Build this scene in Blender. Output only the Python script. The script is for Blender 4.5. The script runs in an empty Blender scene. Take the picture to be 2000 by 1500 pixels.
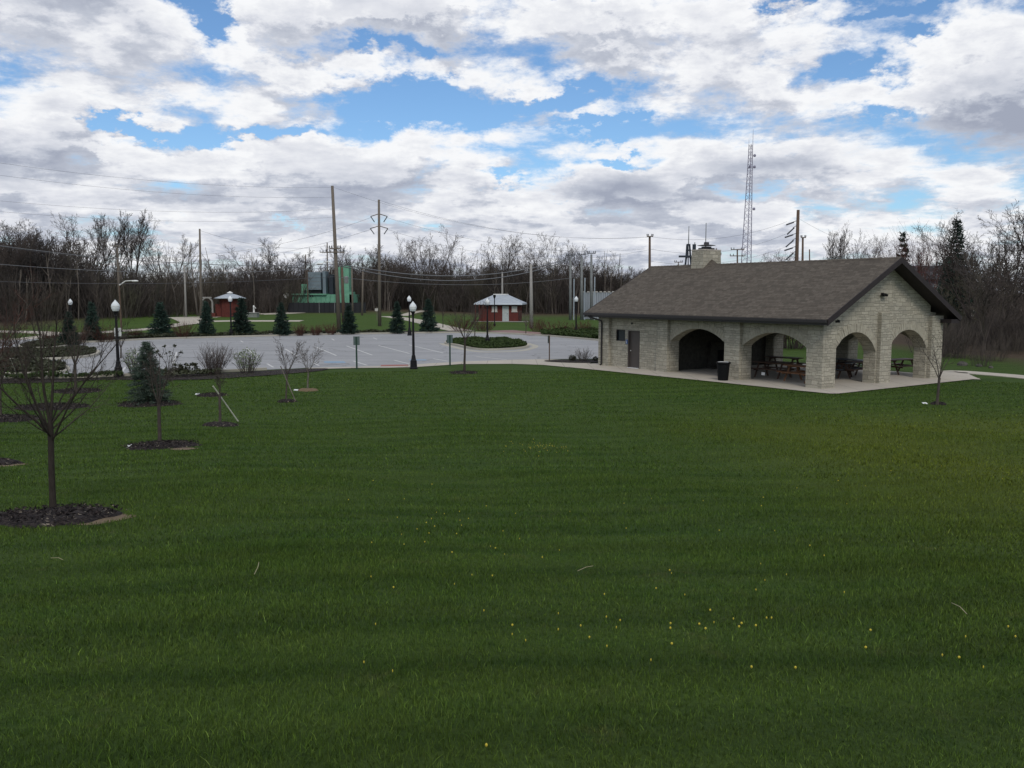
import bpy, math, random
import numpy as np
from mathutils import Vector, Matrix
PI = math.pi
S = bpy.context.scene
col = S.collection

# ------------------------------------------------------------------ camera
EYE = 4.2; F = 1691.0; HZ = 572.5
pitch = math.atan((750-HZ)/F)
cd = bpy.data.cameras.new('camera'); cam = bpy.data.objects.new('camera', cd); col.objects.link(cam)
cam.location = (0, 0, EYE); cam.rotation_euler = (PI/2-pitch, 0, 0)
cd.sensor_width = 36; cd.lens = 36*F/2000; cd.clip_end = 20000; cd.clip_start = .05
S.camera = cam
S.view_settings.view_transform = 'Standard'; S.view_settings.look = 'None'
S.view_settings.exposure = 0.0; S.view_settings.gamma = 1
S.cycles.max_bounces = 5; S.cycles.diffuse_bounces = 3; S.cycles.glossy_bounces = 2; S.cycles.transparent_max_bounces = 6
S.cycles.use_adaptive_sampling = True
# ------------------------------------------------------------------ sun
SUN_EL, SUN_AZ = math.radians(44), math.radians(172)     # azimuth from +Y towards +X
sl = bpy.data.lights.new('sun', 'SUN'); so = bpy.data.objects.new('sun', sl); col.objects.link(so)
sl.energy = 1.4; sl.angle = math.radians(16); sl.color = (1, .93, .82)
sd = Vector((math.sin(SUN_AZ)*math.cos(SUN_EL), math.cos(SUN_AZ)*math.cos(SUN_EL), math.sin(SUN_EL)))
so.rotation_euler = sd.to_track_quat('Z', 'Y').to_euler()
# ------------------------------------------------------------------ node helper
class NT:
    def __init__(s, t): s.t = t; s.n = t.nodes; s.l = t.links
    def link(s, a, b): s.l.new(a, b)
    def put(s, sock, v):
        if v is None: return
        if hasattr(v, 'is_output'): s.l.new(v, sock)
        elif isinstance(v, (tuple, list)) and sock.type == 'RGBA' and len(v) == 3: sock.default_value = (*v, 1)
        else: sock.default_value = v
    def math(s, op, a, b=None, c=None, clamp=False):
        n = s.n.new('ShaderNodeMath'); n.operation = op; n.use_clamp = clamp
        for i, v in enumerate((a, b, c)): s.put(n.inputs[i], v) if v is not None else None
        return n.outputs[0]
    def vmath(s, op, a, b=None, c=None):
        n = s.n.new('ShaderNodeVectorMath'); n.operation = op
        for i, v in enumerate((a, b, c)):
            if v is not None: s.put(n.inputs[i], v)
        return n.outputs['Value'] if op in ('LENGTH', 'DOT_PRODUCT') else n.outputs[0]
    def sep(s, v):
        n = s.n.new('ShaderNodeSeparateXYZ'); s.put(n.inputs[0], v); return n.outputs
    def comb(s, x, y, z=0.0):
        n = s.n.new('ShaderNodeCombineXYZ')
        for i, v in enumerate((x, y, z)): s.put(n.inputs[i], v)
        return n.outputs[0]
    def noise(s, v, scale, detail=4, rough=.55, dist=0.0, color=False):
        n = s.n.new('ShaderNodeTexNoise'); s.put(n.inputs['Vector'], v)
        n.inputs['Scale'].default_value = scale; n.inputs['Detail'].default_value = detail
        n.inputs['Roughness'].default_value = rough; n.inputs['Distortion'].default_value = dist
        return n.outputs['Color' if color else 'Fac']
    def mapr(s, v, a, b, c=0.0, d=1.0, smooth=False):
        n = s.n.new('ShaderNodeMapRange'); n.clamp = True
        if smooth: n.interpolation_type = 'SMOOTHSTEP'
        for i, x in enumerate((v, a, b, c, d)): s.put(n.inputs[i], x)
        return n.outputs[0]
    def mix(s, f, a, b, mode='MIX'):
        n = s.n.new('ShaderNodeMix'); n.data_type = 'RGBA'; n.blend_type = mode
        s.put(n.inputs[0], f); s.put(n.inputs[6], a); s.put(n.inputs[7], b)
        return n.outputs[2]
    def mapping(s, v, loc=(0, 0, 0), rot=(0, 0, 0), sc=(1, 1, 1)):
        n = s.n.new('ShaderNodeMapping'); s.put(n.inputs[0], v)
        n.inputs[1].default_value = loc; n.inputs[2].default_value = rot; n.inputs[3].default_value = sc
        return n.outputs[0]
# ------------------------------------------------------------------ world: physical sky with a broken cloud deck
W = bpy.data.worlds.new('World'); S.world = W; W.use_nodes = True
W.node_tree.nodes.clear(); w = NT(W.node_tree)
tc = w.n.new('ShaderNodeTexCoord').outputs['Generated']
def azel(u, v): return ((u-1000)/F, (HZ-v)/F)
# a node group giving cloud density for a sky direction
g = bpy.data.node_groups.new('cloud_density', 'ShaderNodeTree')
g.interface.new_socket('Direction', in_out='INPUT', socket_type='NodeSocketVector')
g.interface.new_socket('Density', in_out='OUTPUT', socket_type='NodeSocketFloat')
gi = g.nodes.new('NodeGroupInput'); go = g.nodes.new('NodeGroupOutput'); G = NT(g)
x, y, z = G.sep(gi.outputs[0])
el = G.math('ARCSINE', z); az = G.math('ARCTAN2', x, y)
zz = G.math('ADD', G.math('MAXIMUM', z, 0.0), .14)
pl = G.comb(G.math('DIVIDE', x, zz), G.math('DIVIDE', y, zz), 0.0)
n1 = G.noise(G.vmath('ADD', pl, (3.1, 7.7, .4)), 2.1, 10, .60, .15)
n2 = G.noise(G.comb(G.math('MULTIPLY', az, 1.0), G.math('MULTIPLY', el, 1.9), 4.2), 11.0, 11, .66, .2)
dens = G.math('ADD', G.math('MULTIPLY', n1, .62), G.math('MULTIPLY', n2, .38))
wob = G.noise(G.comb(az, G.math('MULTIPLY', el, 1.7), 1.7), 8.0, 8, .66, 0.0, True)
V = G.vmath('ADD', G.comb(az, el, 0.0), G.vmath('MULTIPLY', G.vmath('SUBTRACT', wob, (.5, .5, .5)), (.26, .13, 0)))
BL = [(400, 35, 170, 50, -.28), (450, 85, 90, 50, -.27), (850, 225, 260, 70, -.36), (1130, 205, 190, 45, -.28), (330, 283, 190, 26, -.26), (560, 285, 170, 24, -.24),
      (960, 362, 80, 22, -.12), (1230, 15, 330, 28, -.30), (900, 8, 150, 26, -.26), (1590, 40, 120, 30, -.22), (1690, 95, 200, 22, -.17), (1600, 195, 150, 30, -.15), (1740, 150, 100, 26, -.15),
      (1660, 262, 110, 36, -.2), (1180, 262, 140, 22, -.26), (1200, 310, 100, 20, -.2), (300, 490, 110, 18, -.2), (760, 135, 120, 22, -.16), (1490, 55, 140, 20, -.12),
      (560, 440, 120, 20, -.08), (1500, 400, 300, 40, .08),
      (100, 120, 330, 150, .16), (700, 60, 300, 70, .17), (1180, 70, 330, 55, .16), (600, 170, 300, 60, .14), (1050, 185, 160, 35, .10), (750, 340, 420, 80, .12),
      (1200, 370, 260, 70, .2), (1850, 230, 260, 160, .22), (1420, 180, 200, 60, .1), (100, 360, 330, 90, .15), (1000, 480, 1500, 80, .16), (560, 330, 500, 70, .10), (1400, 330, 300, 60, .12), (1180, 130, 260, 30, .10), (760, 75, 260, 55, .10), (650, 405, 650, 75, .13), (1450, 425, 520, 65, .13), (150, 430, 300, 50, .1)]
tot = dens
for (bu, bv, bw, bh, bs) in BL:
    a, e = azel(bu, bv)
    sx, sy = F/bw, F/bh
    m = G.mapping(V, (-a*sx, -e*sy, 0), (0, 0, 0), (sx, sy, 1))
    gr = G.n.new('ShaderNodeTexGradient'); gr.gradient_type = 'QUADRATIC_SPHERE'; G.link(m, gr.inputs[0])
    tot = G.math('MULTIPLY_ADD', gr.outputs['Fac'], bs*1.35, tot)
G.link(tot, go.inputs[0])
def dens_at(vec):
    n = w.n.new('ShaderNodeGroup'); n.node_tree = g; w.link(vec, n.inputs[0]); return n.outputs[0]
wz_ = w.sep(tc)[2]
d0 = dens_at(tc)
d1 = dens_at(w.vmath('NORMALIZE', w.vmath('ADD', tc, (-.012, 0, .028))))
wx, wy, wz = w.sep(tc)
cover = w.math('MAXIMUM', w.mapr(d0, .40, .54, 0, 1, True), w.mapr(wz_, .085, .0, 0, 1, True))
thick = w.mapr(d0, .47, .70, 0, 1, True)
under = w.mapr(w.math('SUBTRACT', d1, d0), -.06, .085, 0, 1, True)      # denser overhead = cloud base, dim
fine = w.noise(w.comb(w.math('DIVIDE', wx, w.math('ADD', wz, .2)), w.math('DIVIDE', wy, w.math('ADD', wz, .2)), 0.0), 9, 6, .6)
shade = w.math('ADD', w.math('MULTIPLY', thick, .36), w.math('MULTIPLY', under, .50))
shade = w.math('ADD', shade, w.mapr(fine, .3, .7, -.12, .15))
base = w.comb(w.math('ARCTAN2', wx, wy), w.math('ARCSINE', wz), 0.0)
for (bu, bv, bw, bh, bs) in [(90, 350, 330, 75, .55), (1190, 385, 260, 50, .75), (1500, 345, 260, 55, .6), (1850, 280, 220, 140, .45), (150, 60, 320, 90, .55), (780, 370, 300, 50, .3), (420, 400, 260, 40, .3), (160, 215, 260, 40, .2), (1000, 440, 900, 40, .12)]:
    a, e = azel(bu, bv); sx, sy = F/bw, F/bh
    m = w.mapping(w.vmath('ADD', base, w.vmath('MULTIPLY', w.vmath('SUBTRACT', w.noise(base, 9, 5, .6, 0, True), (.5, .5, .5)), (.1, .05, 0))), (-a*sx, -e*sy, 0), (0, 0, 0), (sx, sy, 1))
    gr = w.n.new('ShaderNodeTexGradient'); gr.gradient_type = 'QUADRATIC_SPHERE'; w.link(m, gr.inputs[0])
    shade = w.math('MULTIPLY_ADD', gr.outputs['Fac'], bs, shade)
ramp = w.n.new('ShaderNodeValToRGB'); cr = ramp.color_ramp
cr.elements[0].position = .10; cr.elements[0].color = (.94, .95, .97, 1)
cr.elements[1].position = 1.0; cr.elements[1].color = (.36, .395, .49, 1)
for p_, c_ in ((.38, (.74, .76, .82, 1)), (.66, (.52, .555, .64, 1))):
    e_ = cr.elements.new(p_); e_.color = c_
w.link(shade, ramp.inputs[0])
sky = w.n.new('ShaderNodeTexSky'); sky.sky_type = 'NISHITA'; sky.sun_disc = False
sky.sun_elevation = SUN_EL; sky.sun_rotation = SUN_AZ; sky.altitude = 200; sky.ozone_density = 1.4; sky.dust_density = .6
skyc = w.mix(1.0, sky.outputs[0], (.80, 1.03, 1.24), 'MULTIPLY')
cl10 = w.vmath('SCALE', ramp.outputs[0]); cl10.node.inputs['Scale'].default_value = 10.0
fin = w.mix(cover, skyc, cl10)
bg = w.n.new('ShaderNodeBackground'); bg.inputs[1].default_value = .1; w.link(fin, bg.inputs[0])
wo = w.n.new('ShaderNodeOutputWorld'); w.link(bg.outputs[0], wo.inputs[0])
W.cycles.sampling_method = 'MANUAL'; W.cycles.sample_map_resolution = 1024

# ------------------------------------------------------------------ terrain function and unprojection
def sstep(a, b, v):
    t = np.clip((v-a)/(b-a), 0, 1); return t*t*(3-2*t)
def zt(X, Y):
    X = np.asarray(X, float); Y = np.asarray(Y, float)
    t = np.clip(1-Y/38.0, 0, 1.25)
    z = 2.6*t**2.2
    z = z + (.05*np.sin(X*.31+.7)*np.sin(Y*.23+1.1)+.03*np.sin(X*.9+Y*.4))*sstep(34, 24, Y)
    k = 1-.5*sstep(-25, 5, X)
    r = .9*sstep(84, 124, Y)+.012*np.clip(Y-124, 0, 40)+(3.2+1.2*np.sin(X*.05)+.6*np.sin(X*.17+1))*sstep(150, 230, Y)
    z = z+k*r*sstep(60, 20, X)
    return z
def zf(X, Y): return float(zt(X, Y))
cp, sp = math.cos(pitch), math.sin(pitch)
def ray(u, v):
    a = (u-1000)/F; b = (750-v)/F
    return Vector((a, cp+b*sp, -sp+b*cp))
def at(u, v, dz=0.0):
    d = ray(u, v); lo = 1.0
    for i in range(1, 6000):
        k = i*.1
        if EYE+d.z*k < zf(d.x*k, d.y*k)+dz: break
    lo, hi = k-.1, k
    for _ in range(20):
        m = (lo+hi)/2
        if EYE+d.z*m < zf(d.x*m, d.y*m)+dz: hi = m
        else: lo = m
    return Vector((d.x*hi, d.y*hi, zf(d.x*hi, d.y*hi)))
def pt(u, v, Y):
    d = ray(u, v); return Vector((d.x*Y/d.y, Y, EYE+d.z*Y/d.y))

# ------------------------------------------------------------------ materials
M = {}
def newmat(name):
    m = bpy.data.materials.new(name); m.use_nodes = True; m.node_tree.nodes.clear()
    t = NT(m.node_tree); b = t.n.new('ShaderNodeBsdfPrincipled'); o = t.n.new('ShaderNodeOutputMaterial')
    t.link(b.outputs[0], o.inputs[0]); M[name] = m
    return m, t, b
def bump(t, b, h, strength=.4, dist=.02):
    n = t.n.new('ShaderNodeBump'); n.inputs['Strength'].default_value = strength; n.inputs['Distance'].default_value = dist
    t.link(h, n.inputs['Height']); t.link(n.outputs[0], b.inputs['Normal'])
def simple(name, c1, c2=None, scale=6.0, rough=.7, metal=0.0, bp=.15, spec=.4, stretch=(1, 1, 1), rnd=0.0):
    m, t, b = newmat(name)
    c2 = c2 or tuple(v*.75 for v in c1)
    v = t.mapping(t.n.new('ShaderNodeTexCoord').outputs['Object'], sc=stretch)
    f = t.mapr(t.noise(v, scale, 6, .6), .3, .7)
    c = t.mix(f, c2, c1)
    if rnd:
        oi = t.n.new('ShaderNodeObjectInfo').outputs['Random']
        k = t.mapr(oi, 0, 1, 1-rnd, 1+rnd); c = t.mix(1.0, c, t.comb(k, k, k), 'MULTIPLY')
    t.put(b.inputs['Base Color'], c); b.inputs['Roughness'].default_value = rough
    b.inputs['Metallic'].default_value = metal; b.inputs['Specular IOR Level'].default_value = spec
    if bp: bump(t, b, t.noise(v, scale*3, 4, .6), bp, .01)
    return m
simple('black_metal', (.009, .009, .011), rough=.6, bp=.05, spec=.2)
simple('black_plastic', (.006, .007, .008), rough=.6, bp=.1, spec=.15)
simple('globe_white', (.70, .73, .74), (.56, .60, .62), 8, .25, bp=0, spec=.6)
simple('white_metal', (.75, .75, .73), rough=.5)
simple('pole_wood', (.17, .145, .12), (.10, .085, .07), 9, .9, bp=.4, stretch=(4, 4, .5))
simple('pole_brown', (.12, .08, .055), (.07, .05, .04), 9, .9, stretch=(4, 4, .5))
simple('pole_pale', (.30, .29, .27), (.22, .21, .20), 6, .85, stretch=(3, 3, .5))
simple('steel_grey', (.20, .21, .21), (.13, .14, .145), 3, .7, 0)
simple('tower_steel', (.25, .24, .31), (.19, .19, .26), 3, .6, 0)
simple('wire', (.10, .10, .115), rough=.6, bp=0)
simple('cable_grey', (.16, .165, .18), rough=.6, bp=0)
simple('insulator', (.07, .075, .085), rough=.4, bp=0)
simple('bark', (.085, .072, .062), (.045, .038, .034), 12, .95, bp=.5, spec=.1, stretch=(3, 3, .6), rnd=.25)
simple('bark_far', (.085, .072, .064), (.055, .047, .043), 2, .95, bp=0, spec=.05, rnd=.3)
simple('twig_far', (.078, .063, .056), (.052, .044, .042), 1, .95, bp=0, spec=.05, rnd=.3)
m, t, b = newmat('wood_mass'); v = t.n.new('ShaderNodeTexCoord').outputs['Object']
c = t.mix(t.mapr(t.noise(v, .07, 4, .6), .35, .65), (.082, .068, .060), (.058, .053, .052))
c = t.mix(t.mapr(t.noise(t.mapping(v, sc=(1, 1, .3)), .16, 4, .6), .5, .7, 0, .7), c, (.078, .080, .045))
c = t.mix(t.mapr(t.noise(t.mapping(v, loc=(9, 4, 2), sc=(1, 1, .25)), .4, 4, .6), .52, .7, 0, .6), c, (.12, .098, .084))
t.put(b.inputs['Base Color'], c); b.inputs['Roughness'].default_value = .95; b.inputs['Specular IOR Level'].default_value = .05
simple('twig_red', (.085, .042, .034), (.05, .028, .024), 2, .95, bp=0, spec=.05, rnd=.2)
simple('bark_pale', (.17, .15, .13), (.09, .08, .07), 14, .9, bp=.3, spec=.1)
simple('trunk_pale', (.17, .15, .13), (.08, .07, .06), .35, .95, bp=0, spec=.05)
simple('twig_wine', (.085, .022, .028), (.05, .018, .022), 2, .95, bp=0, spec=.05)
simple('needles', (.034, .058, .044), (.016, .032, .026), 3, .8, bp=0, spec=.15, rnd=.2)
simple('needles_near', (.085, .115, .088), (.032, .052, .040), 5, .75, bp=0, spec=.2)
simple('stone_shaded', (.075, .07, .06), (.04, .038, .033), 6, .9, bp=.5, spec=.1)  # stone colour darkened to stand in for shade inside the shelter
simple('leaf_pale', (.20, .25, .13), (.10, .14, .07), 9, .7, bp=0, spec=.2)
simple('leaf_dark', (.050, .055, .026), (.024, .030, .016), 7, .6, bp=0, spec=.3)
simple('leaf_cover', (.050, .075, .022), (.020, .036, .012), 3, .75, bp=0, spec=.15)
simple('blossom', (.16, .055, .07), (.09, .035, .045), 4, .8, bp=0, spec=.1)
simple('bud_yellow', (.13, .14, .045), (.08, .09, .03), 4, .8, bp=0, spec=.1)
simple('brick_red', (.125, .036, .030), (.085, .027, .023), 4, .85, spec=.15)
simple('roof_metal', (.42, .46, .50), (.33, .37, .41), 2, .4, .5, bp=.05)
simple('door_grey', (.42, .46, .46), rough=.5)
simple('window_pale', (.50, .48, .45), rough=.4)
simple('industrial_green', (.14, .34, .23), (.09, .24, .16), 1.3, .6)
simple('industrial_grey', (.17, .22, .25), (.13, .17, .195), 1, .5, .2)
simple('fence_black', (.012, .014, .018), rough=.7)
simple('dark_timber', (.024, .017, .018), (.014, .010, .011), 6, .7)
simple('gutter_dark', (.022, .018, .019), rough=.4, bp=0, spec=.5)
simple('door_brown', (.075, .062, .056), (.060, .050, .046), 2, .5, bp=.03)
simple('glass_dark', (.016, .024, .028), rough=.15, bp=0, spec=.6)
simple('steel_blue', (.035, .045, .06), rough=.6, spec=.2)
simple('sign_blue', (.03, .10, .32), rough=.4, bp=0)
simple('sign_green', (.03, .06, .045), (.02, .045, .035), rough=.6, bp=0, spec=.2)
simple('sign_back', (.10, .14, .14), rough=.5, bp=0)
simple('wood_table', (.095, .050, .030), (.05, .028, .02), 14, .7, stretch=(.6, 4, 4))
simple('wood_orange', (.21, .09, .035), (.13, .06, .025), 14, .6, stretch=(.6, 4, 4))
simple('table_grey', (.085, .10, .115), (.06, .07, .085), 8, .5)
simple('stake_white', (.55, .55, .47), (.42, .42, .34), 8, .6)
simple('tag_white', (.72, .74, .74), rough=.6)
simple('dandelion', (.50, .42, .05), (.42, .33, .03), 30, .8, bp=0)
simple('straw', (.36, .33, .20), (.25, .22, .13), 20, .8, bp=0)
simple('red_paint', (.34, .11, .09), (.26, .08, .07), 10, .8)
simple('white_paint', (.58, .58, .57), (.42, .42, .42), 14, .8)
simple('blue_paint', (.16, .28, .42), (.24, .30, .36), 10, .8)
simple('patch_dirt', (.16, .115, .07), (.10, .075, .045), 30, .95)
simple('paver_red', (.24, .15, .135), (.17, .11, .10), 5, .9)
simple('flag_grey', (.20, .22, .20), (.13, .14, .13), 5, .9)
simple('fire_black', (.006, .006, .007), rough=.9)
simple('rock', (.09, .085, .075), (.05, .048, .044), 5, .9, bp=.5)
simple('bulb_base', (.05, .05, .05), rough=.5)

def coords(t): return t.n.new('ShaderNodeTexCoord').outputs['Object']
# concrete
def concrete(name, c1, c2, joints=None):
    m, t, b = newmat(name); v = coords(t)
    c = t.mix(t.mapr(t.noise(v, .6, 6, .65), .3, .7), c2, c1)
    c = t.mix(t.mapr(t.noise(v, 40, 3, .6), .35, .65, 0, .35), c, tuple(k*.8 for k in c2))
    if joints:
        br = t.n.new('ShaderNodeTexBrick'); t.link(v, br.inputs[0]); br.offset = 0
        br.inputs['Scale'].default_value = 1; br.inputs['Mortar Size'].default_value = .012
        br.inputs['Brick Width'].default_value = joints; br.inputs['Row Height'].default_value = joints
        c = t.mix(br.outputs['Fac'], c, tuple(k*.45 for k in c2))
    t.put(b.inputs['Base Color'], c); b.inputs['Roughness'].default_value = .9; b.inputs['Specular IOR Level'].default_value = .25
    bump(t, b, t.noise(v, 60, 3, .6), .2, .005)
concrete('concrete', (.46, .42, .36), (.38, .35, .30), 1.5)
concrete('kerb_concrete', (.42, .40, .34), (.34, .32, .27))
# parking surface: pale weathered paving with long dark seams
m, t, b = newmat('parking_surface'); v = coords(t)
c = t.mix(t.mapr(t.noise(t.mapping(v, sc=(.25, 1, 1)), .5, 6, .65), .3, .7), (.235, .24, .25), (.315, .32, .33))
c = t.mix(t.mapr(t.noise(v, 1.7, 5, .6), .56, .75, 0, .5), c, (.19, .19, .20))
sx, sy, sz = t.sep(t.mapping(v, rot=(0, 0, .05)))
wob = t.math('MULTIPLY', t.noise(v, .25, 4, .6), 2.2)
ln = t.math('ABSOLUTE', t.math('SUBTRACT', t.math('FRACT', t.math('DIVIDE', t.math('ADD', sy, wob), 2.1)), .5))
lm = t.math('MULTIPLY', t.mapr(ln, .0, .05, 1, 0), t.mapr(t.noise(t.mapping(v, sc=(.15, 1, 1)), .9, 3, .6), .40, .6))
c = t.mix(t.math('MULTIPLY', lm, .8), c, (.10, .10, .11))
vo = t.n.new('ShaderNodeTexVoronoi'); vo.feature = 'DISTANCE_TO_EDGE'; vo.inputs['Scale'].default_value = .13
t.link(t.vmath('ADD', v, t.vmath('MULTIPLY', t.noise(v, .5, 5, .7, 0, True), (2.5, 2.5, 0))), vo.inputs['Vector'])
c = t.mix(t.math('MULTIPLY', t.mapr(vo.outputs['Distance'], 0, .007, 1, 0), .75), c, (.09, .09, .095))
c = t.mix(t.mapr(t.noise(v, .9, 3, .5), .66, .74, 0, .35), c, (.12, .12, .125))
t.put(b.inputs['Base Color'], c); b.inputs['Roughness'].default_value = .9; b.inputs['Specular IOR Level'].default_value = .2
bump(t, b, t.noise(v, 30, 3, .6), .2, .005)
# lawn ground under the blades and far lawns, brown leaf litter under the woods
m, t, b = newmat('lawn_soil'); v = coords(t)
def grass_color(t, v):
    a = t.mix(t.mapr(t.noise(v, .22, 5, .6), .35, .65), (.040, .081, .015), (.058, .099, .022))
    a = t.mix(t.mapr(t.noise(v, 1.3, 5, .65), .35, .7, 0, .7), a, (.066, .102, .022))
    a = t.mix(t.mapr(t.noise(t.mapping(v, rot=(0, 0, -.30), sc=(.07, 1, 1)), 2.4, 4, .6), .42, .62, 0, .7), a, (.062, .102, .020))
    a = t.mix(t.mapr(t.noise(t.mapping(v, loc=(5, 3, 0), rot=(0, 0, -.26), sc=(.09, 1, 1)), 2.2, 5, .65), .48, .66, 0, .38), a, (.014, .044, .006))
    a = t.mix(t.mapr(t.noise(v, 3.6, 4, .7), .55, .75, 0, .55), a, (.010, .040, .006))
    a = t.mix(t.mapr(t.noise(t.vmath('ADD', v, (7, 3, 1)), 2.2, 5, .7), .60, .76, 0, .6), a, (.105, .112, .045))
    x_, y_, z_ = t.sep(v)
    st = t.math('SINE', t.math('MULTIPLY', t.math('ADD', t.math('SUBTRACT', y_, t.math('MULTIPLY', x_, .22)), t.math('MULTIPLY', t.noise(v, .12, 3, .5), 5.0)), 4.6))
    k_ = t.math('MULTIPLY_ADD', t.math('MULTIPLY', st, t.mapr(t.noise(v, .15, 3, .5), .35, .65, .3, 1)), .13, 1.0)
    a = t.mix(1.0, a, t.comb(k_, k_, k_), 'MULTIPLY')
    sun_patch = t.math('MULTIPLY', t.mapr(x_, 2, 10, 0, 1, True), t.mapr(y_, 34, 24, 0, 1, True))  # hazy sunlight on the right lawn, painted into the grass colour
    sun_patch = t.math('MULTIPLY', sun_patch, t.mapr(t.noise(v, .18, 4, .6), .3, .6, .35, .9))
    return t.mix(t.math('MULTIPLY', sun_patch, .8), a, (.105, .128, .018))
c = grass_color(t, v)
x_, y_, z_ = t.sep(v)
c = t.mix(t.math('MULTIPLY', t.mapr(t.noise(v, 25, 4, .7), .3, .7, 0, .6), t.mapr(y_, 84, 50, .3, 1)), c, (.014, .030, .007))
far = t.math('ADD', t.mapr(y_, 128, 150), t.math('MULTIPLY', t.mapr(t.math('ADD', x_, t.math('MULTIPLY', t.noise(v, .1, 3), 8)), 32, 36), t.mapr(y_, 45, 55)), clamp=True)
far = t.math('MAXIMUM', far, t.math('MULTIPLY', t.mapr(x_, -50, -62), t.mapr(y_, 92, 104)))
c = t.mix(far, c, t.mix(t.noise(v, .6, 5), (.05, .038, .028), (.085, .065, .045)))
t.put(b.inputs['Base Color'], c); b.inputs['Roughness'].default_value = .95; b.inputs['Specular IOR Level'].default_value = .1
bump(t, b, t.noise(v, 14, 6, .75), .9, .06)
m, t, b = newmat('grass_blade')
geo = t.n.new('ShaderNodeNewGeometry')
v = geo.outputs['Position']
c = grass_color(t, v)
vc = t.n.new('ShaderNodeVertexColor'); vc.layer_name = 'tint'
c = t.mix(1.0, c, t.vmath('SCALE', vc.outputs[0]), 'MULTIPLY'); 
for l in list(c.node.inputs[7].links): l.from_node.inputs['Scale'].default_value = 2.0
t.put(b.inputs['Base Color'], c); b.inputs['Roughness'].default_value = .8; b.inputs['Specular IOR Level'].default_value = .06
# mulch
m, t, b = newmat('mulch'); v = coords(t)
vo = t.n.new('ShaderNodeTexVoronoi'); t.link(t.mapping(v, sc=(1, 2.2, 1)), vo.inputs['Vector']); vo.inputs['Scale'].default_value = 22
c = t.mix(t.mapr(t.sep(vo.outputs['Color'])[0], .2, 1), (.010, .008, .009), (.045, .036, .034))
c = t.mix(t.mapr(t.sep(vo.outputs['Color'])[1], .95, .97), c, (.22, .19, .15))
t.put(b.inputs['Base Color'], c); b.inputs['Roughness'].default_value = .95; b.inputs['Specular IOR Level'].default_value = .2
bump(t, b, vo.outputs['Distance'], .9, .03)
# split-faced limestone laid in irregular courses; follows each wall's own direction
m, t, b = newmat('stone'); tcn = t.n.new('ShaderNodeTexCoord')
px, py, pz = t.sep(tcn.outputs['Object']); nx, ny, nz = t.sep(tcn.outputs['Normal'])
u_ = t.math('ADD', t.math('MULTIPLY', px, t.math('ABSOLUTE', ny)), t.math('MULTIPLY', py, t.math('ABSOLUTE', nx)))
v = t.comb(u_, pz, 0.0)
v = t.vmath('ADD', v, t.vmath('MULTIPLY', t.vmath('SUBTRACT', t.noise(v, 3.6, 4, .65, 0, True), (.5, .5, .5)), (.15, .085, 0)))
def bricks(w_, h_, off):
    br = t.n.new('ShaderNodeTexBrick'); t.link(t.vmath('ADD', v, (off, off*.37, 0)), br.inputs[0])
    br.offset = .43; br.squash = 1.5; br.squash_frequency = 3
    br.inputs['Scale'].default_value = 1; br.inputs['Mortar Size'].default_value = .013; br.inputs['Mortar Smooth'].default_value = .4
    br.inputs['Brick Width'].default_value = w_; br.inputs['Row Height'].default_value = h_
    br.inputs['Color1'].default_value = (0, 0, 0, 1); br.inputs['Color2'].default_value = (1, 1, 1, 1); br.inputs['Mortar'].default_value = (.5, .5, .5, 1)
    return br
b1 = bricks(.33, .12, 0); b2 = bricks(.46, .20, 3.3)
sel = t.mapr(t.noise(v, 1.5, 2, .5), .47, .53)
rndc = t.mix(sel, b1.outputs['Color'], b2.outputs['Color']); mort = t.math('ADD', t.math('MULTIPLY', b1.outputs['Fac'], t.math('SUBTRACT', 1.0, sel)), t.math('MULTIPLY', b2.outputs['Fac'], sel))
c = t.mix(t.sep(rndc)[0], (.30, .28, .225), (.48, .445, .36))
c = t.mix(t.mapr(t.noise(v, 7, 5, .65), .35, .7, 0, .4), c, (.33, .31, .26))
c = t.mix(t.mapr(t.noise(v, 22, 4, .7), .5, .7, 0, .6), c, (.17, .16, .135))
c = t.mix(t.mapr(t.noise(v, .8, 4, .6), .5, .75, 0, .35), c, (.22, .22, .20))
c = t.mix(t.math('MULTIPLY', mort, .8), c, (.15, .14, .115))
t.put(b.inputs['Base Color'], c); b.inputs['Roughness'].default_value = .9; b.inputs['Specular IOR Level'].default_value = .2
hgt = t.math('ADD', t.math('MULTIPLY', t.math('SUBTRACT', 1.0, mort), .6), t.math('ADD', t.math('MULTIPLY', t.noise(v, 9, 5, .7), .9), t.math('MULTIPLY', t.sep(rndc)[0], .35)))
bump(t, b, hgt, .6, .035)
simple('stone_plain', (.42, .39, .315), (.28, .26, .21), 7, .9, bp=.8, spec=.2)
# brown asphalt shingles: rows across the slope
m, t, b = newmat('shingle'); px, py, pz = t.sep(coords(t))
v = t.comb(px, t.math('MULTIPLY', pz, 2.13), 0.0)
br = t.n.new('ShaderNodeTexBrick'); t.link(v, br.inputs[0]); br.offset = .37; br.squash = 1.4; br.squash_frequency = 3
br.inputs['Scale'].default_value = 1; br.inputs['Mortar Size'].default_value = .007; br.inputs['Brick Width'].default_value = .26; br.inputs['Row Height'].default_value = .15
br.inputs['Color1'].default_value = (0, 0, 0, 1); br.inputs['Color2'].default_value = (1, 1, 1, 1); br.inputs['Mortar'].default_value = (0, 0, 0, 1)
c = t.mix(t.sep(br.outputs['Color'])[0], (.074, .065, .054), (.128, .112, .093))
c = t.mix(t.mapr(t.noise(t.mapping(v, rot=(0, 0, .6), sc=(1, 1.6, 1)), 11, 5, .75), .42, .66, 0, .5), c, (.070, .058, .049))
c = t.mix(t.mapr(t.noise(v, .5, 4, .6), .45, .7, 0, .15), c, (.125, .10, .082))
c = t.mix(br.outputs['Fac'], c, (.035, .028, .025))
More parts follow.
